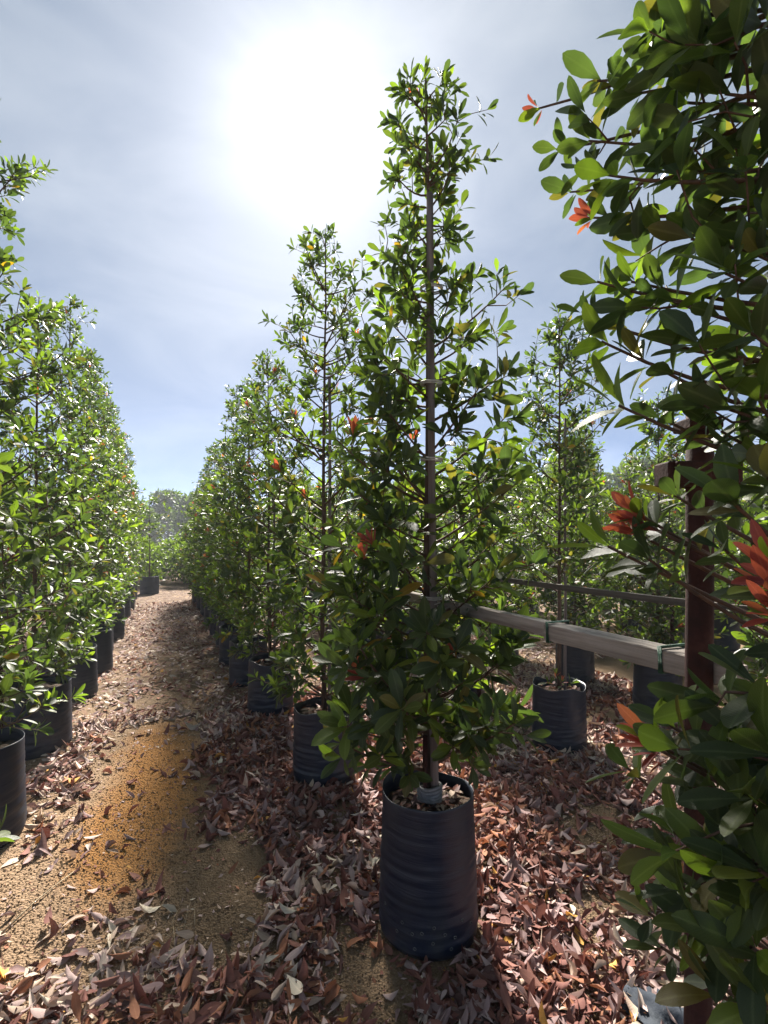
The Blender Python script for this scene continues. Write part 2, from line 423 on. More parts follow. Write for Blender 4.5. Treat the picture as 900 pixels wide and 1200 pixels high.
GREENS = np.array([[0.036, 0.068, 0.032], [0.045, 0.082, 0.032], [0.057, 0.098, 0.030], [0.074, 0.122, 0.030],   # mature
                   [0.105, 0.185, 0.030], [0.135, 0.215, 0.032],                                              # young
                   [0.31, 0.072, 0.080], [0.36, 0.115, 0.090],                                                # red flush
                   [0.30, 0.21, 0.025], [0.115, 0.118, 0.036]]) * np.array([0.80, 0.68, 0.68])                                                  # yellowing, olive
def leaves_mesh(name, lv, lod, mat, cols=GREENS, rng=None, curl=None):
    V0, Q0, T0, B0 = lod
    n = len(lv['P'])
    D = lv['D']; Nn = lv['N']; Bv = np.cross(Nn, D)
    L = lv['L'][:, None, None]; W = lv['W'][:, None, None]
    V0b = np.broadcast_to(V0, (n,) + V0.shape)
    x = V0b[:, :, 0:1]; y = V0b[:, :, 1:2]; z = V0b[:, :, 2:3]
    if curl is not None: z = z * curl[:, None, None] * 4 + 0 * z
    V = lv['P'][:, None] + L * (x * D[:, None] + y * W * Bv[:, None] + z * Nn[:, None])
    nv = len(V0); off = (np.arange(n) * nv)[:, None, None]
    F = []
    if len(Q0): F.append((Q0[None] + off).reshape(-1, 4))
    F.append((T0[None] + off).reshape(-1, 3))
    jit = lv.get('J'); c = cols[lv['C']] * jit[:, None]
    c4 = np.concatenate([c, np.ones((n, 1))], 1)
    tint = np.repeat(c4, nv, axis=0)
    blade = np.tile(B0, (n, 1))
    return mesh_np(name, V.reshape(-1, 3), F, mat, {'tint': ('FLOAT_COLOR', tint), 'blade': ('FLOAT_VECTOR', blade)})

LEAF_MESH = {}
def leaf_obj_mesh(c, v):
    """shared single-leaf meshes: colour class c, shape v"""
    if (c, v) not in LEAF_MESH:
        wid = (0.33, 0.38, 0.42)[v]; V0, Q0, T0, B0 = leaf_template(5, wid, (0.3, 0.18, 0.25)[v], (0.16, 0.06, 0.24)[v], (1.1, 1.25, 1.15)[v])
        tint = np.tile(np.append(GREENS[c], 1.0), (len(V0), 1))
        LEAF_MESH[c, v] = mesh_np('leaf', V0, [Q0, T0], M_LEAF, {'tint': ('FLOAT_COLOR', tint), 'blade': ('FLOAT_VECTOR', B0)})
    return LEAF_MESH[c, v]

def perp(a):
    ref = np.array([0, 0, 1.0]) if abs(a[2]) < 0.9 else np.array([1.0, 0, 0])
    e1 = np.cross(a, ref); e1 /= np.linalg.norm(e1)
    return e1, np.cross(a, e1)

class Tree:
    def __init__(s, seed):
        s.r = np.random.default_rng(seed); s.P = []; s.D = []; s.N = []; s.L = []; s.W = []; s.C = []
        s.limbs = []; s.trunk = None
    def leaf(s, p, d, n, L, c):
        d = d / np.linalg.norm(d); n = n - d * np.dot(n, d); n /= (np.linalg.norm(n) + 1e-9)
        s.P.append(p); s.D.append(d); s.N.append(n); s.L.append(L); s.W.append(s.r.uniform(0.85, 1.2) * (0.72 if c in (6, 7) else 1.0)); s.C.append(c)
    def rosette(s, p, a, L, k, flush=0.05, young=0.16, kind=None):
        r = s.r; a = a / np.linalg.norm(a); e1, e2 = perp(a)
        q = r.random()
        if kind is None: kind = 'red' if q < flush * 0.45 else ('young' if q < flush + young else 'old')
        ph = r.uniform(0, 6.28)
        if kind == 'red': L = L * 0.78; k = k + 3
        for q in range(k):
            f = q / max(1, k - 1)
            th = R(20 + 62 * f + r.normal(0, 9)) if kind != 'red' else R(8 + 38 * f + r.normal(0, 8))
            ph += 2.39996 + r.normal(0, 0.2)
            rad = math.cos(ph) * e1 + math.sin(ph) * e2
            d = math.cos(th) * a + math.sin(th) * rad
            d = d + np.array([0, 0, -0.22 * f])
            n = math.sin(th) * a - math.cos(th) * rad + r.normal(0, 0.22, 3) + np.array([0, 0, 0.25])
            LL = L * r.uniform(0.72, 1.12) * (0.72 + 0.35 * math.sin(math.pi * min(1, 0.25 + f * 0.7)))
            if kind == 'old': c = int(r.choice([0, 1, 2, 3, 9, 4, 8], p=[.22, .28, .23, .14, .07, .055, .005]))
            elif kind == 'young': c = int(r.choice([3, 4, 5], p=[.2, .5, .3]))
            else: c = int(r.choice([6, 7, 5], p=[.55, .35, .10])) if f < 0.8 else int(r.choice([1, 2, 4]))
            s.leaf(p - a * 0.03 * f * r.uniform(0.3, 1.4) + rad * 0.004, d, n, LL, c)
    def twig_leaves(s, p0, p1, L, k):
        r = s.r; a = unit(p1 - p0); e1, e2 = perp(a); ph = r.uniform(0, 6.28)
        for q in range(k):
            t = r.uniform(0.15, 0.9); ph += 2.4
            rad = math.cos(ph) * e1 + math.sin(ph) * e2
            d = 0.55 * a + rad + np.array([0, 0, 0.05]); n = a - 0.4 * rad + np.array([0, 0, 0.5]) + r.normal(0, 0.2, 3)
            s.leaf(p0 + (p1 - p0) * t, d, n, L * r.uniform(0.75, 1.1), int(r.choice([0, 1, 2, 3, 9], p=[.26, .32, .24, .12, .06])))
    def limb(s, p0, p1, L, r0=0.008, ntw=4, k=8, flush=0.05, young=0.16, tipkind=None, spread=0.16, up=0.35, sag=0.0, inner=0.35, tl=4):
        r = s.r; mb = MB()
        m = 6; ts = np.linspace(0, 1, m)
        mid = (p0 + p1) / 2 + np.array([0, 0, -0.10 * np.linalg.norm(p1 - p0) - sag]) + r.normal(0, 0.02, 3)
        pts = (1 - ts)[:, None] ** 2 * p0 + 2 * (ts * (1 - ts))[:, None] * mid + ts[:, None] ** 2 * p1
        mb.tube(pts, np.linspace(r0, r0 * 0.4, m), 5, False)
        dirn = unit(pts[-1] - pts[-2])
        s.rosette(pts[-1], dirn + np.array([0, 0, up * 0.5]), L, k, flush, young, tipkind)
        s.twig_leaves(pts[3], pts[-1], L, tl)
        for q in range(ntw):
            t = inner + (0.97 - inner) * (q + r.uniform(0.1, 0.9)) / ntw
            fi = t * (m - 1); i0 = min(int(fi), m - 2); b = pts[i0] + (pts[i0 + 1] - pts[i0]) * (fi - i0)
            ax = unit(pts[i0 + 1] - pts[i0]); e1, e2 = perp(ax); ph = r.uniform(0, 6.28)
            d = ax * r.uniform(0.2, 0.8) + (math.cos(ph) * e1 + math.sin(ph) * e2) * r.uniform(0.6, 1.1) + np.array([0, 0, up])
            d = d / np.linalg.norm(d); ln = spread * r.uniform(0.45, 1.15)
            e = b + d * ln; mdl = b + d * ln * 0.5 + r.normal(0, 0.008, 3)
            mb.tube([b, mdl, e], [r0 * 0.42, r0 * 0.34, r0 * 0.25], 4, False)
            s.rosette(e, d + np.array([0, 0, up * 0.6]), L, max(4, int(k * r.uniform(0.7, 1.15))), flush, young)
            s.twig_leaves(b, e, L * 0.9, max(1, tl // 2))
        s.limbs.append(mb)
    def make_trunk(s, H, r0, lean=(0, 0), wob=0.012, rt=0.004):
        m = 14; z = np.linspace(-0.02, H, m)
        x = lean[0] * z / H + s.r.normal(0, wob, m).cumsum() * 0.35; y = lean[1] * z / H + s.r.normal(0, wob, m).cumsum() * 0.35
        x -= x[0]; y -= y[0]
        s.tp = np.stack([x, y, z], 1)
        mb = MB(); mb.tube(s.tp, r0 + (rt - r0) * (np.linspace(0, 1, m) ** 0.9), 9); s.trunk = mb
    def trunk_at(s, z):
        return np.array([np.interp(z, s.tp[:, 2], s.tp[:, 0]), np.interp(z, s.tp[:, 2], s.tp[:, 1]), z])
    def crown(s, H, prof, z0, nl, L, gap=None, gapw=0.5, flush=0.05, young=0.16, k=8, rise=0.55, ntw=4, spread=0.16, topL=None, tl=4):
        r = s.r; ph = r.uniform(0, 6.28)
        for q in range(nl):
            f = (q + r.uniform(0, 1)) / nl
            z = z0 + (H * 0.985 - z0) * f
            ph += 2.39996 + r.normal(0, 0.25); a = ph
            if gap is not None:
                da = (a - gap + math.pi) % (2 * math.pi) - math.pi
                if abs(da) < gapw: a = gap + math.copysign(gapw + r.uniform(0, 0.4), da)
            Rr = prof(z) * (r.uniform(0.55, 1.08) if r.random() < 0.75 else r.uniform(0.25, 0.6))
            zs = max(0.12, z - Rr * (rise + r.uniform(-0.15, 0.35)))
            p0 = s.trunk_at(min(zs, H * 0.97)); p1 = s.trunk_at(min(z, H)) + np.array([math.cos(a) * Rr, math.sin(a) * Rr, 0])
            LL = L if topL is None else L + (topL - L) * sst(0.45, 0.9, f)
            s.limb(p0, p1, LL, 0.0035 + 0.009 * Rr, max(1, int(round(ntw * (0.45 + Rr * 1.6)))), k, flush, young, spread=spread * min(1.0, 0.5 + Rr * 1.6), tl=tl)
        # leader
        LL = topL or L
        for q in range(5):
            p = s.trunk_at(H * (1 - 0.022 * q)); a = np.array([r.normal(0, .3), r.normal(0, .3), 1.0])
            s.rosette(p, a, LL * 0.8, 5, flush, young)
    def arrays(s):
        return dict(P=np.array(s.P), D=np.array(s.D), N=np.array(s.N), L=np.array(s.L), W=np.array(s.W), C=np.array(s.C), J=s.r.uniform(0.75, 1.25, len(s.P)))
    def build(s, name, loc, label, group=None, single=0, lod=LOD1, branch_parts=True, rz=0):
        root = empty(name, loc, rz); tag(root, label, 'tree', group)
        link('trunk', s.trunk.mesh('trunk', M_BARK), root)
        if branch_parts:
            for mb in s.limbs: link('branch', mb.mesh('branch', M_TWIG), root)
        else:
            al = MB()
            for mb in s.limbs: al.add(np.vstack(mb.V), np.vstack(mb.Q))
            tag(link('branches', al.mesh('branches', M_TWIG), root), kind='stuff')
        A = s.arrays(); n = len(A['P'])
        keep = np.ones(n, bool)
        if single:
            W3 = A['P'] + A['D'] * A['L'][:, None] * 0.5 + np.asarray(loc)
            px, py, z = w2c(W3)
            inside = (px > 0) & (px < 900) & (py > 0) & (py < 1200) & (z > 0.1)
            toc = unit(np.array([0, 0, CAM_H]) - W3)
            show = A['L'] / np.maximum(z, 0.1) * (0.35 + np.abs((toc * A['N']).sum(1)))
            # leaves on the side of the crown turned to the camera are not hidden by the others
            axis_z = w2c(np.asarray(loc)[None])[2][0]
            show = show * (1 + 0.9 * np.clip((axis_z - z) / 0.4, -0.8, 1)) * inside
            order = np.argsort(-show)[:single]; order = order[show[order] > 0]
            keep[order] = False
            for q in order:
                c = int(A['C'][q]); me = leaf_obj_mesh(c, int(q) % 3)
                o = link('leaf', me, root)
                D = A['D'][q]; Nn = A['N'][q]; B = np.cross(Nn, D); L = A['L'][q]; P = A['P'][q]
                o.matrix_basis = Matrix([[D[k] * L, B[k] * L * A['W'][q], Nn[k] * L, P[k]] for k in range(3)] + [[0, 0, 0, 1]])
        A2 = {k: v[keep] for k, v in A.items()}
        if len(A2['P']):
            f = link('foliage', leaves_mesh('foliage', A2, lod, M_LEAF), root); tag(f, kind='stuff')
        return root

def copy_tree(o, parent=None):
    c = o.copy(); col.objects.link(c); c.parent = parent
    for ch in o.children: copy_tree(ch, c)
    return c

ORD = ['first', 'second', 'third', 'fourth', 'fifth', 'sixth', 'seventh', 'eighth', 'ninth', 'tenth', 'eleventh', 'twelfth', 'thirteenth', 'fourteenth', 'fifteenth']

# ------------------------------------------------------------------ grow bags
def bag_meshes(seed, rt, rb, H, rim=0.012, soil_drop=0.07, na=84, nz=64):
    r = np.random.default_rng(seed)
    th = np.arange(na) * 2 * math.pi / na
    ci, si = np.cos(th), np.sin(th)
    wr = 0.0075 if H > 0.3 else 0.005
    lob = sum(r.normal(0, 0.008) * np.cos(m * th + r.uniform(0, 6.28)) for m in (2, 3, 4, 5))
    rimz = sum(r.normal(0, rim / (1 + 0.3 * m)) * np.cos(m * th + r.uniform(0, 6.28)) for m in (1, 2, 3, 5))
    rows = []
    z = np.linspace(0, 1, nz)
    for q, t in enumerate(z):
        rr = rb + (rt - rb) * sst(0.0, 1.0, t)
        if t < 0.10: rr *= 0.90 + 0.10 * math.sqrt(max(0, 1 - (1 - t / 0.10) ** 2))
        # slack horizontal creases, stronger lower down
        zz = t * H
        cre = (vnoise(ci * 2.2 + 20 + si * 0.6, zz * 55 + 0.5 * si + 0.4 * ci, seed) - 0.5) + 0.6 * (vnoise(ci * 3 + 50, zz * 110 + si * 1.3, seed + 5) - 0.5)
        amp = wr * (0.35 + 0.85 * (1 - t)) * (1 if t < 0.93 else 0.3)
        rad = rr * (1 + lob * (0.6 + 0.8 * t)) + cre * amp
        rows.append(np.stack([rad * ci, rad * si, t * H + rimz * sst(0.75, 1, t)], 1))
    top = rows[-1]
    inner = []
    for dz, ins in ((0.001, 0.0025), (-0.03, 0.005), (-soil_drop - 0.03, 0.007)):
        v = top.copy(); rad = np.hypot(v[:, 0], v[:, 1]); v[:, :2] *= ((rad - ins) / rad)[:, None]; v[:, 2] += dz; inner.append(v)
    V = np.vstack(rows + inner); m = nz + 3
    i, j = np.meshgrid(np.arange(m - 1), np.arange(na), indexing='ij')
    Q = np.stack([i * na + j, i * na + (j + 1) % na, (i + 1) * na + (j + 1) % na, (i + 1) * na + j], -1).reshape(-1, 4)
    V = np.vstack([V, [[0, 0, 0.004]]])
    T = np.stack([np.full(na, len(V) - 1), (np.arange(na) + 1) % na, np.arange(na)], 1)
    wall = mesh_np('bag_wall', V, [Q, T], M_BAG)
    zs = H - soil_drop
    rings = np.linspace(0, 1, 12)[1:]; sv = [[0, 0, zs + 0.02]]
    for f in rings:
        rr = (rt * (1 + lob * 1.4) - 0.008) * f
        sv += list(np.stack([rr * ci, rr * si, zs + 0.02 * (1 - f) + (fbm(rr * ci * 18 + 9, rr * si * 18 + 9, seed) - 0.5) * 0.035], 1))
    i, j = np.meshgrid(np.arange(10), np.arange(na), indexing='ij')
    Q = np.stack([1 + i * na + j, 1 + (i + 1) * na + j, 1 + (i + 1) * na + (j + 1) % na, 1 + i * na + (j + 1) % na], -1).reshape(-1, 4)
    T = np.stack([np.zeros(na, int), 1 + np.arange(na), 1 + (np.arange(na) + 1) % na], 1)
    soil = mesh_np('soil', np.array(sv), [Q, T], M_POTSOIL)
    return wall, soil, zs
def make_bag(loc, label, group, meshes, rz=0, litter=0, seed=0, rt=0.2, name='grow_bag'):
    root = empty(name, loc, rz); tag(root, label, 'grow bag', group)
    link('bag_wall', meshes[0], root); link('soil', meshes[1], root)
    return root
BAG_MAIN = bag_meshes(11, 0.193, 0.208, 0.585)
BAGS_R = [bag_meshes(20 + q, 0.205, 0.212, 0.50) for q in range(3)]
BAGS_L = [bag_meshes(30 + q, 0.255, 0.262, 0.52) for q in range(3)]
def gz(x, y): return float(ground_h(np.array(x), np.array(y)))

# ------------------------------------------------------------------ crown profiles
def interp_prof(pairs):
    zz = [a for a, b in pairs]; rr = [b for a, b in pairs]
    return lambda z: float(np.interp(z, zz, rr))

# ---- the tree in the middle (first of the row)
P1 = (1.04, 1.926)
def tree_base(x, y, bag): return np.array([x, y, gz(x, y) + bag[2]])
b1 = make_bag((P1[0], P1[1], gz(*P1) - 0.01), 'tall black grow bag with dotted drain holes under the tree tied to the wooden rail', None, BAG_MAIN, 0.4)
# drain holes: small dusty eyelets round the foot of the bag
rr_ = np.random.default_rng(4)
cam_a = math.atan2(-P1[1], -P1[0])
for q, (da, hz) in enumerate([(-0.95, .17), (-0.62, .10), (-0.5, .145), (-0.3, .115), (-0.12, .125), (0.08, .09), (0.1, .15), (0.3, .12), (0.5, .10), (0.66, .155), (0.9, .12), (-0.25, .06), (0.42, .06)]):
    mb = MB(); a = cam_a + da - 0.4; k = 12; tt = np.arange(k + 1) * 2 * math.pi / k
    rad = 0.2145
    pts = np.stack([np.full(k + 1, rad), 0.0055 * np.cos(tt), hz + 0.0055 * np.sin(tt)], 1)
    c_, s_ = math.cos(a), math.sin(a)
    pts = np.stack([pts[:, 0] * c_ - pts[:, 1] * s_, pts[:, 0] * s_ + pts[:, 1] * c_, pts[:, 2]], 1)
    mb.tube(pts, 0.0018, 5, False)
    link('drain_hole', mb.mesh('drain_hole', M_HOLE), b1)

t1 = Tree(101)
B1 = tree_base(*P1, BAG_MAIN)
z_ = B1[2]
H1 = 3.66 - z_
t1.make_trunk(H1, 0.021, lean=(-0.01, 0.02), wob=0.010)
prof1 = interp_prof([(0.68 - z_, 0.27), (0.85 - z_, 0.40), (1.05 - z_, 0.46), (1.35 - z_, 0.43), (1.6 - z_, 0.36), (1.9 - z_, 0.37), (2.3 - z_, 0.40), (2.6 - z_, 0.35), (2.8 - z_, 0.24), (2.95 - z_, 0.17), (3.25 - z_, 0.185), (3.5 - z_, 0.14), (3.66 - z_, 0.03)])
gap1 = math.atan2(-P1[1], -P1[0])
t1.crown(H1, prof1, 0.18, 104, 0.100, gap=gap1, gapw=0.45, flush=0.07, young=0.15, k=7, rise=0.5, ntw=3.8, spread=0.15, topL=0.062)
for (px, py, z, kd) in [(405, 850, 1.86, 'young'), (440, 845, 1.85, 'old'), (440, 720, 1.9, 'young'), (470, 830, 1.75, 'old'), (500, 740, 1.8, 'old'), (590, 830, 2.05, 'old'), (560, 860, 2.0, 'old'), (470, 660, 1.95, 'young'), (410, 700, 1.95, 'young'), (605, 740, 2.05, 'old'), (425, 790, 1.95, 'red'), (585, 780, 2.0, 'old'), (535, 760, 1.85, 'old')]:
    p = at(px, py, z) - B1
    t1.limb(t1.trunk_at(max(0.08, p[2] - 0.16)), p, 0.118, 0.006, 2, 8, 0.03, 0.1, tipkind=kd, spread=0.12)
tr1 = t1.build('nursery_tree', B1, 'tall slender green tree in the dotted bag, tied to the wooden rail', single=300, lod=LOD1)

# stake and ties on the middle tree
def stake(x, y, z0, z1, rad, label, ties=(), mat=None, name='support_stake', group=None, lean=(0, 0), tierad=0.034, tiec=(0, 0)):
    root = empty(name, (x, y, z0)); tag(root, label, 'stake', group)
    mb = MB(); m = 9; zz = np.linspace(0, z1 - z0, m); r = np.random.default_rng(int(x * 991 + y * 77) % 9999)
    mb.tube(np.stack([lean[0] * zz / zz[-1] + r.normal(0, 0.0025, m), lean[1] * zz / zz[-1] + r.normal(0, 0.0025, m), zz], 1), rad * np.linspace(1.05, 0.88, m), 9)
    link('pole', mb.mesh('pole', mat or M_STAKE), root)
    for tz in ties:
        mb = MB(); a = np.arange(19) / 18 * 2 * math.pi
        for dz in (-0.004, 0.004):
            mb.tube(np.stack([tiec[0] + tierad * np.cos(a), tiec[1] + tierad * np.sin(a), np.full(19, tz - z0 + dz) + 0.004 * np.sin(a)], 1), 0.0035, 5, False)
        link('tie', mb.mesh('tie', M_WIRE), root)
    return root
stake(P1[0] + 0.005, P1[1] - 0.043, B1[2] - 0.03, 3.10, 0.0165, 'grey weathered stake beside the tall tree tied to the wooden rail', (1.40, 1.98, 2.30, 2.7), lean=(-0.01, 0.02), tierad=0.046, tiec=(-0.002, 0.022))
mb = MB(); zz = np.linspace(B1[2] - 0.02, B1[2] + 0.30, 5); mb.tube(np.stack([np.full(5, P1[0] - 0.035), np.full(5, P1[1] - 0.035), zz], 1), 0.011, 8)
o = link('rust_peg', mb.mesh('rust_peg', M_RUST)); tag(o, 'short rust-red rod beside the trunk in the dotted bag', 'rod')
mb = MB(); a = np.arange(25) / 24 * 2 * math.pi
for q in range(5):
    mb.tube(np.stack([P1[0] - 0.010 + 0.047 * np.cos(a), P1[1] - 0.028 + 0.047 * np.sin(a), B1[2] + 0.035 + q * 0.013 + 0.004 * np.sin(a * 2 + q)], 1), 0.0075, 6, False)
o = link('tape_wrap', mb.mesh('tape_wrap', M_TAPE)); tag(o, 'grey plastic tape wound round the trunk foot in the dotted bag', 'tape')

# ---- the foreground tree at the right, its trunk just out of the picture
P0 = (1.06, 0.42)
B0_ = tree_base(*P0, BAGS_R[0])
make_bag((*P0, gz(*P0) - 0.01), 'black grow bag under the large-leaved tree by the rusty post', None, BAGS_R[0], 1.0)
t0 = Tree(77); H0 = 3.1
t0.make_trunk(H0, 0.024, wob=0.008)
tips = [  # px, py, metres ahead, kind, leaf length, twigs
    (628, 128, 1.45, 'red', .075, 2), (652, 175, 1.40, 'old', .075, 3), (668, 225, 1.42, 'old', .085, 2), (700, 95, 1.22, 'old', .10, 2), (690, 165, 1.25, 'old', .095, 3),
    (690, 255, 1.30, 'red', .08, 2), (712, 205, 1.12, 'young', .10, 3), (700, 330, 1.10, 'old', .085, 2), (682, 365, 1.12, 'old', .06, 2),
    (765, 60, 1.10, 'old', .10, 4), (745, 110, 1.15, 'old', .10, 4), (790, 15, 1.05, 'old', .105, 4), (830, 40, 1.0, 'old', .11, 4), (880, 30, 0.95, 'old', .11, 4),
    (800, 120, 1.05, 'young', .11, 4), (770, 190, 1.15, 'old', .10, 4), (850, 110, 0.98, 'old', .11, 4), (820, 200, 1.05, 'old', .10, 5), (890, 140, 0.95, 'old', .10, 4),
    (760, 270, 1.15, 'old', .10, 4), (810, 280, 1.0, 'old', .10, 4), (870, 230, 0.95, 'old', .10, 5), (740, 330, 1.08, 'young', .095, 3), (780, 350, 1.0, 'old', .10, 4),
    (850, 320, 0.92, 'old', .10, 4), (890, 300, 0.9, 'old', .10, 4), (705, 400, 1.05, 'young', .10, 2), (750, 420, 1.0, 'old', .10, 3), (820, 400, .95, 'old', .10, 4), (880, 390, .85, 'old', .10, 3),
    (725, 475, 0.98, 'young', .105, 1), (775, 490, 1.0, 'old', .09, 2), (855, 480, .85, 'old', .10, 2), (890, 470, .82, 'old', .10, 2),
    (860, 590, .75, 'old', .10, 1), (745, 600, .95, 'red', .085, 1), (752, 612, .94, 'red', .085, 1), (735, 618, .97, 'red', .07, 1), (845, 505, .9, 'old', .10, 1), (790, 580, .95, 'old', .08, 1), (712, 640, .97, 'old', .11, 1), (760, 655, .9, 'old', .09, 0), (845, 640, .82, 'old', .075, 0), (905, 690, .62, 'red', .09, 1), (910, 668, .63, 'red', .095, 1), (908, 718, .60, 'red', .085, 1), (900, 560, .72, 'old', .10, 2),
    (764, 868, .80, 'red', .09, 0), (768, 876, .79, 'red', .08, 0), (735, 900, .98, 'old', .085, 1), (785, 850, .85, 'old', .10, 1), (850, 825, .78, 'old', .10, 1), (885, 800, .72, 'old', .11, 3), (860, 860, .72, 'old', .11, 3),
    (830, 920, .78, 'old', .10, 3), (880, 930, .68, 'old', .11, 3), (790, 975, .85, 'old', .095, 2), (840, 1010, .74, 'old', .105, 3), (890, 1020, .66, 'old', .11, 3), (760, 1070, .88, 'old', .08, 1),
    (775, 1110, .84, 'old', .08, 1), (830, 1090, .76, 'old', .11, 2), (880, 1110, .68, 'old', .11, 3), (840, 1165, .72, 'old', .09, 2), (890, 1180, .66, 'old', .10, 2), (800, 1040, .8, 'old', .10, 1), (900, 880, .66, 'old', .11, 3),
]
for (px, py, z, kd, L, tw) in tips:
    p = at(px, py, z) - B0_; L = L * (0.86 if py > 700 else 0.95)
    hz = min(max(0.06, p[2] - 0.10 - 0.25 * np.hypot(p[0], p[1])), H0 - 0.05)
    t0.limb(t0.trunk_at(hz), p, L, 0.0065, max(0, tw - 2) if py < 430 else max(0, tw - 1), 6, 0.02, 0.10, tipkind=kd, spread=0.15, up=0.2, inner=0.5, tl=3)
# the rest of the crown, away from the camera and out of the picture
r0_ = np.random.default_rng(5)
for q in range(16):
    a = r0_.uniform(-1.9, 0.25); z = r0_.uniform(0.35, H0); Rr = r0_.uniform(0.25, 0.55) * (1 if z < 2.4 else 0.6)
    p = t0.trunk_at(min(z, H0)) + np.array([math.cos(a) * Rr, math.sin(a) * Rr, 0])
    t0.limb(t0.trunk_at(max(0.1, z - 0.3)), p, 0.10, 0.007, 3, 7, 0.03, 0.12)
t0.build('nursery_tree', B0_, 'large-leaved overhanging tree with red new shoots by the rusty post', single=300, lod=LOD0)

# ---- rows
def upright(H, wide, z0=0.15, top=0.05, full=0.0):
    return interp_prof([(0, wide * 0.55), (z0 + 0.25, wide * 0.9), (H * 0.35, wide), (H * 0.6, wide * (0.85 + 0.05 * full)), (H * 0.8, wide * (0.52 + 0.26 * full)), (H * 0.93, wide * (0.3 + 0.25 * full)), (H, top + 0.1 * full)])
def unique_tree(seed, x, y, bag, H, wide, nl, L, label, gapw=0.3, lean=(0, 0), flush=0.05, young=0.16, z0=0.2, single=300, group=None, ntw=3.6, r0=0.019, topL=None, k=8, full=0.0):
    B = tree_base(x, y, bag); h = H - B[2]
    t = Tree(seed); t.make_trunk(h, r0, lean=lean)
    t.crown(h, upright(h, wide, full=full), z0, nl, L, gap=math.atan2(-y, -x), gapw=gapw, flush=flush, young=young, ntw=ntw, topL=topL, spread=0.17, k=k)
    return t.build('nursery_tree', B, label, group, single=single), B

RX = {1: (1.02, 3.40), 2: (0.94, 4.88)}
rowlab = 'in the row led by the rail-tied tree'
for q, (x, y, H, wd, nl, seed, lean, fl, yg) in enumerate([(1.03, 3.42, 3.74, 0.50, 104, 201, (0.0, 0.0), 0.09, 0.10), (0.94, 4.88, 3.40, 0.50, 96, 202, (-0.02, 0), 0.05, 0.22)]):
    bag = BAGS_R[q + 1]
    make_bag((x, y, gz(x, y) - 0.01), f'black grow bag of the {ORD[q+1]} tree {rowlab}', 'bags of the rail row', bag, q * 2.1)
    unique_tree(seed, x, y, bag, H, wd, nl, 0.088, f'slender tree, {ORD[q+1]} {rowlab}', z0=0.08, lean=lean, flush=fl, young=yg, group='trees of the rail row', topL=0.062, full=(0.8, 0.3)[q])
    stake(x + 0.03, y - 0.03, gz(x, y) + bag[2] - 0.03, 2.75 - 0.2 * q, 0.012, f'thin stake beside the {ORD[q+1]} tree {rowlab}', (1.3, 2.0), group='stakes of the rail row', mat=M_STAKE)
leftlab = 'in the row across the path'
for q, (x, y, H, wd, nl, seed, lean, fl, yg) in enumerate([(-0.95, 2.02, 3.7, 0.47, 70, 301, (0, 0), 0.04, 0.3), (-0.97, 3.45, 4.2, 0.54, 96, 302, (0.0, 0), 0.03, 0.25), (-0.93, 4.80, 3.55, 0.50, 88, 303, (0.05, 0), 0.02, 0.3), (-0.89, 6.2, 4.15, 0.48, 84, 304, (0.0, 0.0), 0.03, 0.34)]):
    bag = BAGS_L[q % 3]
    make_bag((x, y, gz(x, y) - 0.01), f'wide black grow bag of the {ORD[q]} tree {leftlab}', 'bags of the row across the path', bag, q * 1.7 + 0.5)
    unique_tree(seed, x, y, bag, H, wd, nl, 0.088, f'leafy tree, {ORD[q]} {leftlab}', lean=lean, flush=fl, young=yg, group='trees of the row across the path', topL=0.065, full=0.5, z0=0.1, gapw=0.15, single=300 if q else 120)
mb = MB(); mb.tube(np.stack([np.full(6, -0.93), np.full(6, 3.93), np.linspace(-0.05, 1.1, 6)], 1), 0.021, 10)
# (thin rusty pipe between the first bags of the left row)
o = link('rusty_pipe', mb.mesh('rusty_pipe', M_RUST)); o.location = (-0.02, 0.02, 0); tag(o, 'rust-red pipe standing between two wide bags across the path', 'pipe')

# R1: slender open-crowned tree right behind the rail
R1 = (2.91, 3.2)
make_bag((*R1, gz(*R1) - 0.01), 'black grow bag with small red shoots, behind the wooden rail', None, BAGS_R[2], 2.9)
unique_tree(401, *R1, BAGS_R[2], 3.40, 0.40, 66, 0.07, 'slender open-crowned tree standing alone behind the wooden rail', flush=0.02, young=0.12, z0=1.0, ntw=5, k=7, gapw=0.2, full=0.8)
stake(R1[0] + 0.03, R1[1] - 0.03, gz(*R1) + 0.4, 2.6, 0.011, 'thin grey stake at the open-crowned tree behind the rail', (1.25, 1.9))
sh = Tree(55); sh.make_trunk(0.10, 0.005)
for q in range(4):
    a = q * 1.6 + 2.6; sh.limb(np.array([0, 0, 0.0]), np.array([0.09 * math.cos(a), 0.09 * math.sin(a), 0.10 + 0.04 * (q % 2)]), 0.07, 0.003, 0, 5, tipkind='red' if q % 2 else 'young', tl=1)
shB = tree_base(*R1, BAGS_R[2]) + np.array([-0.08, -0.09, 0.0])
sh.build('sprout', shB, 'low sprout with red young leaves in the bag behind the rail', single=30)
R0 = (2.95, 1.4)
make_bag((*R0, gz(*R0) - 0.01), 'black grow bag of the leafy tree hidden behind the rusty post', None, BAGS_R[1], 0.9)
unique_tree(402, *R0, BAGS_R[1], 3.1, 0.42, 44, 0.10, 'leafy tree behind the rusty post and large-leaved tree', flush=0.03, young=0.25, single=150)

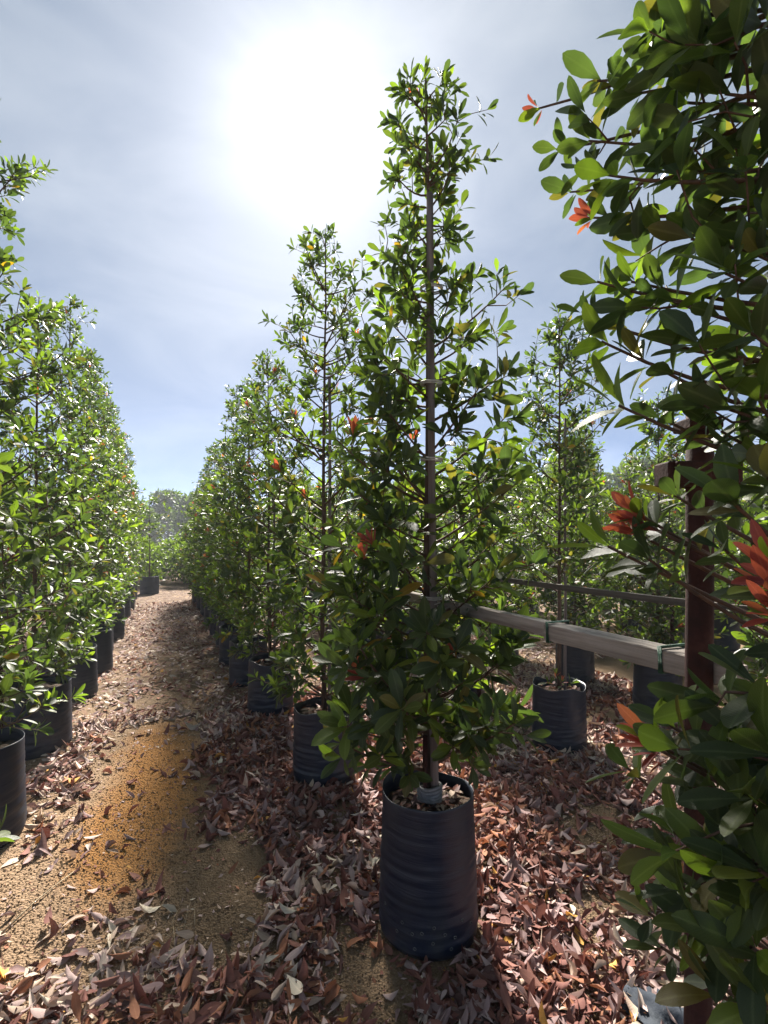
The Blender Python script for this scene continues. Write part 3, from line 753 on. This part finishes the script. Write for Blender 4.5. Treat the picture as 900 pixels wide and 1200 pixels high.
# ---- shared variants for the trees farther off
VAR = []
for q, (H, wd, nl, yg, fl) in enumerate([(2.85, 0.45, 52, 0.26, 0.03), (3.1, 0.42, 56, 0.20, 0.05), (2.65, 0.48, 52, 0.32, 0.03), (3.3, 0.40, 54, 0.22, 0.03), (2.4, 0.50, 48, 0.30, 0.05)]):
    t = Tree(500 + q); t.make_trunk(H, 0.018)
    t.crown(H, upright(H, wd * 1.06), 0.12, int(nl * 1.5), 0.082, flush=fl * 2, young=yg, ntw=4.0, spread=0.18, topL=0.06, k=7)
    VAR.append(t)
VROOT = {}
rv = np.random.default_rng(8)
def far_tree(v, x, y, bag, label, group, scale=1.0, sz=1.0):
    B = tree_base(x, y, bag)
    if v not in VROOT:
        VROOT[v] = o = VAR[v].build('nursery_tree', B, label, group, lod=LOD1, branch_parts=False)
    else:
        o = copy_tree(VROOT[v]); o.location = tuple(B); o['label'] = label; o['group'] = group
    o.rotation_euler = (0, 0, rv.uniform(0, 6.28)); o.scale = (scale, scale, sz)
    return o
# rail row, farther trees
for q, s_ in enumerate([5.9, 6.95, 8.1, 9.15, 10.25, 11.4, 12.5, 13.6, 14.7]):
    x = 0.93 + rv.normal(0, 0.02); bag = BAGS_R[q % 3]
    make_bag((x, s_, gz(x, s_) - 0.01), f'black grow bag of the {ORD[q+3]} tree {rowlab}', 'bags of the rail row', bag, q * 1.3)
    far_tree((q * 2 + 3) % 5 if q > 1 else (1, 3)[q], x, s_, bag, f'dense upright tree, {ORD[q+3]} {rowlab}', 'trees of the rail row', 1.06 + rv.normal(0, 0.03), 1.0 + rv.normal(0, 0.03))
# row across the path
for q, s_ in enumerate([7.25, 8.35, 9.45, 10.6, 11.8, 13.0, 14.2, 15.3]):
    x = -0.86 + rv.normal(0, 0.02); bag = BAGS_L[q % 3]
    make_bag((x, s_, gz(x, s_) - 0.01), f'wide black grow bag of the {ORD[q+4]} tree {leftlab}', 'bags of the row across the path', bag, q * 1.1)
    far_tree((3, 1, 3, 1, 0, 3, 1, 2)[q], x, s_, bag, f'bushy upright tree, {ORD[q+4]} {leftlab}', 'trees of the row across the path', 1.08, (1.06, 1.22, 1.12, 1.2, 1.2, 1.08, 1.1, 1.1)[q])
for q, (H, wd, nl, yg, fl) in enumerate([(2.75, 0.56, 62, 0.34, 0.02), (2.95, 0.52, 64, 0.26, 0.04), (2.5, 0.60, 60, 0.40, 0.03)]):
    t = Tree(540 + q); t.make_trunk(H, 0.018)
    t.crown(H, upright(H, wd), 0.06, int(nl * 1.45), 0.085, flush=fl, young=yg, ntw=4.4, spread=0.2, topL=0.065, k=7)
    VAR.append(t)
# rows behind the wooden rail
for k, (X, ss) in enumerate([(2.9, [4.6, 6.0, 7.4, 8.7, 10.0, 11.4, 12.8, 14.2]), (4.35, [2.2, 3.5, 4.55, 6.0, 7.4, 8.8, 10.2, 11.6, 13.0]), (5.95, [1.9, 3.3, 4.7, 6.1, 7.5, 8.9, 10.3, 11.8]),
                            (7.6, [2.0, 3.5, 5.0, 6.5, 8.0, 9.5, 11.0]), (9.3, [2.4, 4.0, 5.6, 7.2, 8.8, 10.4]), (11.2, [3, 4.8, 6.6, 8.4, 10.2]), (13.4, [3.2, 5.2, 7.2, 9.2, 11.2])]):
    for q, s_ in enumerate(ss):
        x = X + rv.normal(0, 0.05); y = s_ + rv.normal(0, 0.08); bag = BAGS_R[(q + k) % 3]
        lab = ORD[k]
        make_bag((x, y, gz(x, y) - 0.01), (f'{ORD[q]} black grow bag' if k < 2 else 'black grow bag') + f' in the {lab} row behind the wooden rail', f'bags of the {lab} row behind the rail', bag, q + k * 0.7)
        far_tree(5 + (q + k * 2) % 3 if k else (7, 2, 5, 6, 7, 0, 6, 5)[q], x, y, bag, (f'{ORD[q]} potted tree' if k < 2 else 'potted tree') + f' in the {lab} row behind the wooden rail', f'trees of the {lab} row behind the rail', 1.05 + rv.normal(0, 0.04), (0.88 if k < 3 else 1.0) + rv.normal(0, 0.05))
# second row to the left, seen through gaps
for q, s_ in enumerate([8.6, 10.2, 11.8, 13.4, 15.0]):
    x = -2.7; bag = BAGS_L[q % 3]
    make_bag((x, s_, gz(x, s_) - 0.01), 'wide black grow bag in the back row across the path', 'bags of the back row across the path', bag, q)
    far_tree((1, 0, 3, 2, 1)[q], x, s_, bag, 'tree in the back row across the path, behind the front row', 'trees of the back row across the path', 1.05, 1.1)

# ------------------------------------------------------------------ posts and rails
post = empty('rusty_post', (1.045, 0.735, gz(1.045, 0.735))); tag(post, 'rust-brown steel post with a crosspiece holding the wooden rail', 'post')
mb = MB(); zz = np.linspace(-0.1, 1.93, 12); rp = np.random.default_rng(3)
mb.tube(np.stack([rp.normal(0, 0.001, 12) + zz * 0.004, rp.normal(0, 0.001, 12), zz], 1), 0.0265, 18)
link('tube', mb.mesh('tube', M_RUST), post)
ca = -YAW
Mr = np.array([[math.cos(ca), -math.sin(ca), 0], [math.sin(ca), math.cos(ca), 0], [0, 0, 1]])
mb = MB(); mb.box((0.0, 0.0, 1.795), (0.078, 0.031, 0.026), Mr, 0.004)
link('crosspiece', mb.mesh('crosspiece', M_RUST, False), post)
mb = MB(); mb.box((-0.03 * CY - 0.034 * SY, 0.03 * SY - 0.034 * CY, 1.797), (0.036, 0.006, 0.022), Mr, 0.003)
link('clamp', mb.mesh('clamp', M_RUST, False), post)
mb = MB(); mb.box((0, 0, 1.90), (0.035, 0.034, 0.012), Mr, 0.003)
link('cap', mb.mesh('cap', M_RUST, False), post)

def timber(name, label, x, y0, y1, z, hw, hh, mat, seed, dz=0.0, group=None, dx=0.0):
    """a sawn batten along the row, slightly bowed and rough-edged"""
    r = np.random.default_rng(seed); m = 26; ys = np.linspace(y0, y1, m); rows = []
    b = min(hw, hh) * 0.14
    sec = [(-hw + b, -hh), (hw - b, -hh), (hw, -hh + b), (hw, hh - b), (hw - b, hh), (-hw + b, hh), (-hw, hh - b), (-hw, -hh + b)]
    for q, y in enumerate(ys):
        f = q / (m - 1); bow = dz * math.sin(math.pi * f)
        rows.append([(x + dx * f + a + r.normal(0, 0.0006), y, z + c + bow + r.normal(0, 0.0006)) for a, c in sec])
    V = np.array(rows).reshape(-1, 3); k = 8
    i, j = np.meshgrid(np.arange(m - 1), np.arange(k), indexing='ij')
    Q = np.stack([i * k + j, (i + 1) * k + j, (i + 1) * k + (j + 1) % k, i * k + (j + 1) % k], -1).reshape(-1, 4)
    V = np.vstack([V, V[:k].mean(0), V[-k:].mean(0)]); n = m * k
    T = [(n, q, (q + 1) % k) for q in range(k)] + [(n + 1, (m - 1) * k + (q + 1) % k, (m - 1) * k + q) for q in range(k)]
    o = link(name, mesh_np(name, V, [Q, np.array(T)], mat, smooth=False)); tag(o, label, 'rail', group)
    return o
ZR = 1.367
timber('wooden_rail', 'long grey weathered batten tied behind the trunk of the tall tree', 1.118, 0.80, 3.05, ZR, 0.018, 0.0225, M_TIMBER, 1, -0.006)
timber('wooden_rail', 'short grey batten lashed to the long one with green twine', 1.081, 0.665, 1.235, ZR - 0.002, 0.018, 0.0245, M_TIMBER, 2)
timber('wooden_rail', 'dark batten along the bags behind the grey wooden rail', 2.86, 1.2, 4.2, 1.27, 0.016, 0.022, M_DTIMBER, 3, -0.01)
for (y, lab) in ((0.835, 'green twine lashing round the battens beside the rusty post'), (1.215, 'green twine lashing at the end of the short batten')):
    mb = MB(); hw, hh = 0.0395, 0.029
    for q in range(3):
        yy = y + (q - 1) * 0.004
        sec = [(-hw, -hh), (hw, -hh), (hw, hh), (-hw, hh), (-hw, -hh), (hw, -hh)]
        mb.tube([(1.0995 + a, yy + 0.003 * (n_ % 2), ZR - 0.001 + c) for n_, (a, c) in enumerate(sec)], 0.0028, 6, False)
    o = link('twine_lashing', mb.mesh('twine_lashing', M_TIE)); tag(o, lab, 'twine')
mb = MB()
mb.tube([(1.06, 0.835, ZR + 0.03), (1.09, 0.80, ZR + 0.04), (1.10, 0.775, ZR + 0.044), (1.085, 0.745, ZR + 0.04)], 0.0028, 6)
o = link('twine_end', mb.mesh('twine_end', M_TIE)); tag(o, 'loose green twine end from the batten lashing to the post', 'twine')
mb = MB(); a = np.arange(21) / 20 * 2 * math.pi
for q in range(3):
    mb.tube(np.stack([1.085 + 0.062 * np.cos(a), 1.91 + 0.055 * np.sin(a), ZR + 0.012 * (q - 1) + 0.02 * np.sin(a + q)], 1), 0.002, 5, False)
o = link('wire_tie', mb.mesh('wire_tie', M_WIRE)); tag(o, 'pale wire binding the tall tree to the long batten', 'wire')
for q, (x, y, h, lab) in enumerate([(4.5, 3.42, 1.22, 'thin rust-red post rising behind the wooden rail'), (2.86, 4.25, 1.35, 'rust-red post at the far end of the dark batten'), (5.8, 5.4, 1.5, 'rust-red post among the trees of the third row behind the rail')]):
    pr = MB(); pr.tube(np.stack([np.full(5, 0.0), np.full(5, 0.0), np.linspace(-0.1, h, 5)], 1), 0.02, 10)
    o = link('rusty_stake', pr.mesh('rusty_stake', M_RUST)); o.location = (x, y, gz(x, y)); tag(o, lab, 'post')

# ------------------------------------------------------------------ background
def bush_tree(seed, H, wide, nb, L, z0, cols, lod=LOD2, nper=26, trunk=0.06):
    """broad crown of leaf clumps on forking limbs"""
    t = Tree(seed); r = t.r; t.make_trunk(H * 0.75, trunk, wob=0.03, rt=trunk * 0.3)
    for q in range(nb):
        f = r.uniform(0, 1) ** 0.8; z = z0 + (H - z0) * f
        rad = wide * math.sqrt(max(0.05, 1 - (2 * f - 0.85) ** 2 * 0.75)) * r.uniform(0.45, 1.0)
        a = r.uniform(0, 6.28); p = np.array([math.cos(a) * rad, math.sin(a) * rad, z])
        mb = MB(); p0 = t.trunk_at(min(H * 0.7, max(0.1, z * 0.6))); mb.tube([p0, (p0 + p) / 2 + [0, 0, 0.1 * H * 0.2], p], [trunk * 0.4, trunk * 0.25, trunk * 0.08], 5, False); t.limbs.append(mb)
        cr = wide * r.uniform(0.16, 0.30)
        for k in range(nper):
            v = unit(r.normal(0, 1, 3)); pp = p + v * cr * r.uniform(0.3, 1.0) * np.array([1.2, 1.2, 0.8])
            d = unit(v + r.normal(0, 0.6, 3) + [0, 0, 0.2]); n = unit(np.array([0, 0, 1.0]) + r.normal(0, 0.6, 3))
            t.leaf(pp, d, n, L * r.uniform(0.6, 1.2), int(r.choice(cols)))
    return t
SHR = [bush_tree(700 + q, 1.5, 0.95, 70, 0.17, 0.12, [2, 3, 4, 4, 5], nper=32, trunk=0.02) for q in range(3)]
WOOD = [bush_tree(720 + q, H, wd, 120, 0.6, 0.9, [0, 1, 2, 3, 3], nper=44, trunk=0.16) for q, (H, wd) in enumerate([(7.5, 3.4), (6.2, 3.0), (8.4, 3.2)])]
broot = {}
def place(t, key, name, cat, x, y, label, group, s=1.0, rz=0.0, z=None):
    loc = (x, y, gz(x, y) if z is None else z)
    if key not in broot:
        o = t.build(name, loc, label, group, lod=LOD2, branch_parts=False); broot[key] = o
    else:
        o = copy_tree(broot[key]); o.location = loc; o['label'] = label; o['group'] = group
    o['category'] = cat; o.rotation_euler = (0, 0, rz); o.scale = (s, s, s)
    return o
rb = np.random.default_rng(12)
q = 0
for (y0, xs) in ((19.2, np.arange(-4.5, 4.6, 1.35)), (21.3, np.arange(-5.2, 5, 1.5)), (24.0, np.arange(-6.5, 6, 1.7))):
    for x in xs:
        place(SHR[q % 3], ('s', q % 3), 'low_shrub', 'shrub', x + rb.normal(0, 0.2), y0 + rb.normal(0, 0.3), 'low pale green shrub beyond the end of the path', 'low shrubs beyond the path', rb.uniform(0.85, 1.25), rb.uniform(0, 6)); q += 1
for k in range(24):
    x = -36 + k * 3.4 + rb.normal(0, 0.8); y = 66 + 7 * (k % 2) + rb.normal(0, 5) - 0.35 * abs(x)
    place(WOOD[k % 3], ('w', k % 3), 'woodland_tree', 'tree', x, y, 'hazy blue-green broad tree on the far edge of the nursery', 'far trees beyond the shrubs', rb.uniform(0.8, 1.15), rb.uniform(0, 6))
for k in range(14):
    x = 18 + k * 3.6 + rb.normal(0, 0.8); y = 44 - k * 2.0 + rb.normal(0, 2)
    place(WOOD[k % 3], ('w', k % 3), 'woodland_tree', 'tree', x, y, 'far broad tree behind the rows past the wooden rail', 'far trees behind the rail rows', rb.uniform(0.8, 1.1), rb.uniform(0, 6))
# lone thin potted tree at the end of the path
EX, EY = -0.35, 16.6
make_bag((EX, EY, gz(EX, EY) - 0.01), 'grey-black grow bag standing alone at the end of the path', None, BAGS_L[1], 0.3)
t = Tree(888); t.make_trunk(2.45, 0.022)
for q in range(12):
    a = q * 2.4; z = 1.35 + q * 0.09; t.limb(t.trunk_at(z - 0.15), t.trunk_at(z) + np.array([math.cos(a), math.sin(a), 0]) * (0.25 + 0.3 * (q % 3) / 2), 0.12, 0.007, 3, 6, tl=2)
t.limb(t.trunk_at(2.2), t.trunk_at(2.45) + np.array([0.75, -0.25, 0.05]), 0.13, 0.008, 5, 7)
t.build('thin_tree', tree_base(EX, EY, BAGS_L[1]), 'thin sparse tree alone at the end of the path', lod=LOD1, branch_parts=False)

# ------------------------------------------------------------------ fallen leaves
LIT = np.array([[0.105, 0.042, 0.034], [0.150, 0.066, 0.050], [0.205, 0.088, 0.048], [0.060, 0.030, 0.026], [0.190, 0.128, 0.122], [0.27, 0.20, 0.182], [0.37, 0.30, 0.25], [0.31, 0.235, 0.18], [0.40, 0.35, 0.27], [0.36, 0.19, 0.045]]) * np.array([1.5, 1.5, 1.55])
rl = np.random.default_rng(42)
def density(x, y):
    n1 = fbm(x * 1.3, y * 1.3, 21); n2 = fbm(x * 4.5 + 3, y * 4.5, 33)
    wob = (n1 - 0.5) * 0.55 + (n2 - 0.5) * 0.5
    edge = np.interp(y, [1.2, 2.0, 2.5, 3.0, 3.6, 4.6, 5.4, 6.5], [0.2, 0.42, 0.50, 0.34, 0.26, 0.34, 0.30, 0.1])
    right = sst(-0.12, 0.16, x - edge + wob)
    d = right * (0.55 + 0.75 * sst(0.35, 0.6, n2))
    near = sst(2.35, 1.75, y * 0.92 + x * 0.40 + wob * 1.6) * sst(0.40, 0.62, n1 * 0.5 + n2 * 0.5 + 0.12)
    d = np.maximum(d, near * 0.95)
    left = sst(-0.25, -0.6, x + wob * 0.8) * sst(2.9, 3.6, y) * 0.55 * sst(0.42, 0.58, n2)
    d = np.maximum(d, left)
    farp = sst(4.5, 5.8, y + wob) * (0.42 + 0.6 * sst(0.40, 0.58, n2))
    d = np.maximum(d, farp)
    d = np.maximum(d, 0.018)
    for cx, cy_, rx, ry in ((2.25, 2.2, 0.34, 0.28), (0.70, 1.80, 0.13, 0.35), (1.75, 1.72, 0.16, 0.12), (0.28, 2.5, 0.2, 0.5), (3.6, 3.6, 0.5, 0.4)):
        q = np.hypot((x - cx) / rx, (y - cy_) / ry) + wob * 0.9
        d = d * (0.10 + 0.90 * sst(0.7, 1.2, q))
    return d
bagpos = np.array([(*P1, .215), (*P0, .215), (1.03, 3.42, .215), (0.94, 4.88, .215), (*R1, .215), (*R0, .215), (-0.95, 2.02, .27), (-0.97, 3.45, .27), (-0.93, 4.80, .27), (-0.89, 6.2, .27)] + [(0.93, s_, .215) for s_ in (5.9, 6.95, 8.1, 9.15, 10.25)] + [(-0.86, s_, .27) for s_ in (7.25, 8.35, 9.45, 10.6)])
def scatter(nc, ylo, yhi, xlo, xhi, gain):
    x = rl.uniform(xlo, xhi, nc); y = rl.uniform(ylo, yhi, nc)
    ok = rl.random(nc) < density(x, y) * gain
    px, py, z = w2c(np.stack([x, y, np.zeros(nc)], 1))
    ok &= (px > -350) & (px < 1250) & (z > 0.9)
    for bx, by, br in bagpos: ok &= np.hypot(x - bx, y - by) > br + 0.012
    return x[ok], y[ok]
def litter(x, y, Lm, spread=1.0):
    n = len(x); d = density(x, y)
    a = rl.uniform(0, 6.283, n); tilt = rl.normal(0, 0.32, n); roll = rl.normal(0, 0.45, n)
    D = np.stack([np.cos(a) * np.cos(tilt), np.sin(a) * np.cos(tilt), np.sin(tilt)], 1)
    Nn = np.stack([rl.normal(0, 0.36, n), rl.normal(0, 0.36, n), np.ones(n) * np.where(rl.random(n) < 0.5, 1, -1)], 1)
    Nn = unit(Nn - D * (Nn * D).sum(1, keepdims=True))
    L = Lm * rl.uniform(0.45, 1.25, n)
    z = ground_h(x, y) + 0.004 + np.abs(np.sin(tilt)) * L * 0.45 + rl.random(n) ** 1.4 * 0.042 * np.clip(d, 0, 1)
    P = np.stack([x, y, z], 1) - D * L[:, None] * 0.5
    # the heaps differ in kind: rusty and fresh, purple-brown, bleached
    k = fbm(x * 0.85 + 7, y * 0.85, 61); k2 = fbm(x * 2.7, y * 2.7 + 4, 62)
    pale = np.clip(0.10 + sst(0.47, 0.60, k + 0.10 * sst(1.3, 2.4, x) - 0.06 * sst(1.5, 0.2, x)) + 0.15 * sst(4.0, 6.5, y) + 0.55 * sst(-0.2, -0.6, x), 0, 1)
    u = rl.random(n); rust = sst(0.42, 0.6, k2)
    C = np.where(u < 0.34, 0, np.where(u < 0.58, 1, np.where(u < 0.58 + 0.25 * rust, 2, np.where(u < 0.86, 4, np.where(u < 0.93, 3, np.where(u < 0.985, 5, 9))))))
    v = rl.random(n); Cp = np.where(v < 0.22, 4, np.where(v < 0.48, 5, np.where(v < 0.70, 7, np.where(v < 0.86, 6, np.where(v < 0.92, 8, 0)))))
    C = np.where(rl.random(n) < pale * 0.88, Cp, C)
    return dict(P=P, D=D, N=Nn, L=L, W=rl.uniform(0.55, 1.25, n), C=C.astype(int), J=rl.uniform(0.7, 1.25, n))
LT = leaf_template(3, 0.38, 0.55, 0.14, 1.0)
x1, y1 = scatter(72000, 0.6, 5.2, -2.6, 4.8, 1.0)
A = litter(x1, y1, 0.082)
curl = rl.normal(0.12, 0.62, len(x1))
# the 300 that show largest are things of their own
px, py, z = w2c(A['P'] + A['D'] * A['L'][:, None] * 0.5)
hgt = A['P'][:, 2] - ground_h(A['P'][:, 0], A['P'][:, 1])
show = A['L'] / z * (px > 10) * (px < 890) * (py < 1190) * (0.6 + np.clip(hgt, 0, 0.04) * 20) * np.abs(A['N'][:, 2])
px0 = (px > 720) & (py > 780)
show = show * np.where(px0, 0.0, 1.0)
order = np.argsort(-show)[:300]
LITLAB = {0: ('red-brown dry leaf fallen on the ground around the bags', 'red-brown fallen leaves'), 1: ('red-brown dry leaf fallen on the ground around the bags', 'red-brown fallen leaves'),
          2: ('rusty orange-brown dry leaf fallen on the ground', 'rusty fallen leaves'), 3: ('dark brown dry leaf fallen on the ground', 'dark fallen leaves'),
          4: ('purplish-grey dry leaf fallen on the ground', 'purplish-grey fallen leaves'), 5: ('purplish-grey dry leaf fallen on the ground', 'purplish-grey fallen leaves'),
          6: ('bleached tan dry leaf fallen on the ground', 'bleached fallen leaves'), 7: ('bleached tan dry leaf fallen on the ground', 'bleached fallen leaves'), 8: ('cream-white dry leaf fallen on the ground', 'cream fallen leaves'), 9: ('yellow-orange dry leaf fallen on the ground', 'yellow fallen leaves')}
LMESH = {}
keep = np.ones(len(x1), bool); keep[order] = False
for q in order:
    c = int(A['C'][q]); v = int(q) % 4
    if (c, v) not in LMESH:
        V0, Q0, T0, B0 = leaf_template(5, (0.36, 0.42, 0.33, 0.4)[v], (0.9, -0.5, 0.4, 0.15)[v], (0.3, -0.18, 0.05, 0.4)[v], 1.05)
        LMESH[c, v] = mesh_np('fallen_leaf', V0, [Q0, T0], M_LITTER, {'tint': ('FLOAT_COLOR', np.tile(np.append(LIT[c], 1.0), (len(V0), 1))), 'blade': ('FLOAT_VECTOR', B0)})
    o = link('fallen_leaf', LMESH[c, v]); tag(o, LITLAB[c][0], 'fallen leaf', LITLAB[c][1])
    D = A['D'][q]; Nn = A['N'][q]; B = np.cross(Nn, D); L = A['L'][q]; P = A['P'][q]
    o.matrix_basis = Matrix([[D[k] * L, B[k] * L * A['W'][q], Nn[k] * L, P[k]] for k in range(3)] + [[0, 0, 0, 1]])
A2 = {k: v[keep] for k, v in A.items()}
o = link('leaf_litter', leaves_mesh('leaf_litter', A2, LT, M_LITTER, LIT, curl=curl[keep])); tag(o, 'dry reddish and bleached leaves covering the ground', 'leaf litter', kind='stuff')
x2, y2 = scatter(46000, 5.2, 14, -2.6, 6.5, 0.9)
A = litter(x2, y2, 0.085)
o = link('leaf_litter', leaves_mesh('leaf_litter', A, LOD2, M_LITTER, LIT)); tag(o, 'dry leaves scattered over the far part of the path', 'leaf litter', kind='stuff')
# broken bits of leaf between them
x3 = rl.uniform(-2.2, 4.0, 60000); y3 = rl.uniform(0.8, 5.5, 60000)
px, py, z = w2c(np.stack([x3, y3, 0 * x3], 1))
ok = (px > -250) & (px < 1150) & (z > 1.1) & (rl.random(60000) < 0.12 + 0.6 * density(x3, y3))
for bx, by, br in bagpos: ok &= np.hypot(x3 - bx, y3 - by) > br + 0.01
x3, y3 = x3[ok], y3[ok]
A = litter(x3, y3, 0.026); A['W'] = rl.uniform(0.4, 1.9, len(x3))
o = link('leaf_fragments', leaves_mesh('leaf_fragments', A, LOD2, M_LITTER, LIT)); tag(o, 'broken bits of dry leaf among the litter', 'leaf litter', kind='stuff')
# dead leaves lying in the nearest open bags
def bag_litter(c, zs, rt, n, seed, label):
    r = np.random.default_rng(seed); a = r.uniform(0, 6.28, n); rad = rt * 0.86 * np.sqrt(r.random(n))
    x = c[0] + rad * np.cos(a); y = c[1] + rad * np.sin(a)
    aa = r.uniform(0, 6.28, n); tl = r.normal(0, 0.3, n)
    D = np.stack([np.cos(aa) * np.cos(tl), np.sin(aa) * np.cos(tl), np.sin(tl)], 1)
    Nn = unit(np.stack([r.normal(0, .4, n), r.normal(0, .4, n), np.ones(n)], 1)); Nn = unit(Nn - D * (Nn * D).sum(1, keepdims=True))
    L = r.uniform(0.035, 0.075, n)
    P = np.stack([x, y, np.full(n, zs + 0.022) + r.random(n) * 0.012], 1) - D * L[:, None] * 0.5
    o = link('bag_litter', leaves_mesh('bag_litter', dict(P=P, D=D, N=Nn, L=L, W=r.uniform(.6, 1.1, n), C=r.choice([0, 3, 4, 1, 7, 2], n), J=r.uniform(.6, 1.1, n)), LOD1, M_LITTER, LIT))
    tag(o, label, 'leaf litter', kind='stuff')
bag_litter(P1, B1[2], 0.175, 110, 1, 'dead leaves inside the dotted grow bag')
bag_litter((1.03, 3.42), gz(1.03, 3.42) + BAGS_R[1][2], 0.18, 60, 2, 'dead leaves inside the second bag of the rail row')
bag_litter((0.94, 4.88), gz(0.94, 4.88) + BAGS_R[2][2], 0.18, 60, 3, 'dead leaves inside the third bag of the rail row')
bag_litter(R1, gz(*R1) + BAGS_R[2][2], 0.18, 40, 4, 'dead leaves inside the bag behind the rail')

# soil crumbs on the bare ground
nc = 130000
x = rl.uniform(-1.6, 2.8, nc); y = rl.uniform(1.0, 4.8, nc)
px, py, z = w2c(np.stack([x, y, np.zeros(nc)], 1))
ok = (px > -200) & (px < 1100) & (z > 1.2) & (rl.random(nc) < np.clip(1.05 - density(x, y) * 0.9, 0.05, 1) * np.clip(2.6 / np.maximum(z, 0.5), 0, 1) ** 1.5)
for bx, by, br in bagpos: ok &= np.hypot(x - bx, y - by) > br
x, y = x[ok], y[ok]; n = len(x)
oc = np.array([[1, 0, 0], [-1, 0, 0], [0, 1, 0], [0, -1, 0], [0, 0, 1], [0, 0, -1]], float)
ot = np.array([[0, 2, 4], [2, 1, 4], [1, 3, 4], [3, 0, 4], [2, 0, 5], [1, 2, 5], [3, 1, 5], [0, 3, 5]])
sz = 0.0016 + 0.0050 * rl.random(n) ** 3.2
th = rl.uniform(0, 6.28, n)
Vc = oc[None] * (sz[:, None, None] * rl.uniform(0.6, 1.3, (n, 6, 1)))
Vr = np.stack([Vc[..., 0] * np.cos(th)[:, None] - Vc[..., 1] * np.sin(th)[:, None], Vc[..., 0] * np.sin(th)[:, None] + Vc[..., 1] * np.cos(th)[:, None], Vc[..., 2] * 0.8], -1)
Vr += np.stack([x, y, ground_h(x, y) + sz * 0.3], 1)[:, None]
o = link('soil_crumbs', mesh_np('soil_crumbs', Vr.reshape(-1, 3), (ot[None] + (np.arange(n) * 6)[:, None, None]).reshape(-1, 3), M_CRUMB, smooth=False))
tag(o, 'small crumbs of brown soil on the bare path', 'soil', kind='stuff')

# straws and stalks
def stalk(pts, r0, label, name='dry_stalk', group=None):
    mb = MB(); pts = np.asarray(pts, float); mb.tube(pts, np.linspace(r0, r0 * 0.5, len(pts)), 6)
    o = link(name, mb.mesh(name, M_STRAW)); tag(o, label, 'stalk', group); return o
def onground(px, py):
    z = CAM_H * 600 / (py - 630); x, y, _ = at(px, py, z); return np.array([x, y, gz(x, y) + 0.008])
stalk([onground(2, 1092), onground(40, 1060) + [0, 0, .01], onground(62, 1040), onground(92, 1018)], 0.004, 'long dry stalk lying on the bare soil of the path')
stalk([onground(430, 930), onground(385, 931) + [0, 0, .01], onground(340, 930)], 0.004, 'pale straight twig lying beside the second bag of the rail row')
rs = np.random.default_rng(6)
for q in range(26):
    b = onground(rs.uniform(125, 240), rs.uniform(1080, 1180)); a = rs.uniform(0, 6.28); ln = rs.uniform(0.06, 0.16); up = rs.uniform(0.02, 0.6)
    d = np.array([math.cos(a), math.sin(a), up]); stalk([b, b + d * ln * 0.5 + [0, 0, 0.01], b + d * ln * np.array([1, 1, 0.7])], 0.0012, 'thin dry grass straw on the path litter', 'grass_straw', 'dry grass straws on the path')
# scrap of black plastic and a torn brown sheet lying under the overhanging tree
def scrap(px, py, sx, sy, mat, name, label, seed, cat):
    c = onground(px, py); r = np.random.default_rng(seed); m = 14
    u, v = np.meshgrid(np.linspace(-1, 1, m), np.linspace(-1, 1, m), indexing='ij')
    X = c[0] + sx * u * (1 + 0.15 * np.sin(3 * v + seed)); Y = c[1] + sy * v * (1 + 0.2 * np.cos(2 * u))
    Z = ground_h(X, Y) + 0.03 + 0.045 * (fbm(u * 2 + 5, v * 2 + seed, seed) - 0.3) * 1.6 + 0.02 * np.sin(4 * u + 2 * v)
    V = np.stack([X, Y, Z], -1).reshape(-1, 3); V2 = V.copy(); V2[:, 2] -= 0.002; n = m * m
    i, j = np.meshgrid(np.arange(m - 1), np.arange(m - 1), indexing='ij')
    Q = np.stack([i * m + j, (i + 1) * m + j, (i + 1) * m + j + 1, i * m + j + 1], -1).reshape(-1, 4)
    bd = [(k, 0) for k in range(m)] + [(m - 1, k) for k in range(1, m)] + [(k, m - 1) for k in range(m - 2, -1, -1)] + [(0, k) for k in range(m - 2, 0, -1)]
    bi = np.array([a_ * m + b_ for a_, b_ in bd]); bj = np.roll(bi, -1)
    Q = np.vstack([Q, Q[:, ::-1] + n, np.stack([bi, bi + n, bj + n, bj], 1)])
    o = link(name, mesh_np(name, np.vstack([V, V2]), Q, mat)); tag(o, label, cat)
scrap(778, 1205, 0.09, 0.12, simple('dusty_plastic', [(0.3, (0.018, 0.024, 0.038)), (0.7, (0.05, 0.058, 0.07))], 14, 0.8, 0.4, spec=0.15), 'plastic_scrap', 'crumpled black plastic scrap on the litter below the overhanging tree', 3, 'plastic scrap')

# ------------------------------------------------------------------ haze
mh, th_, oh = newmat('haze')
pv = th_.nodes.new('ShaderNodeVolumePrincipled'); pv.inputs['Color'].default_value = (0.86, 0.91, 1.0, 1); pv.inputs['Density'].default_value = 0.0018
th_.links.new(pv.outputs[0], oh.inputs['Volume'])
mb = MB(); mb.box((0, 0, 5.25), (450, 450, 6.75))
hz = link('haze', mb.mesh('haze', mh, False)); tag(hz, 'thin pale haze in the air', 'haze', kind='stuff')
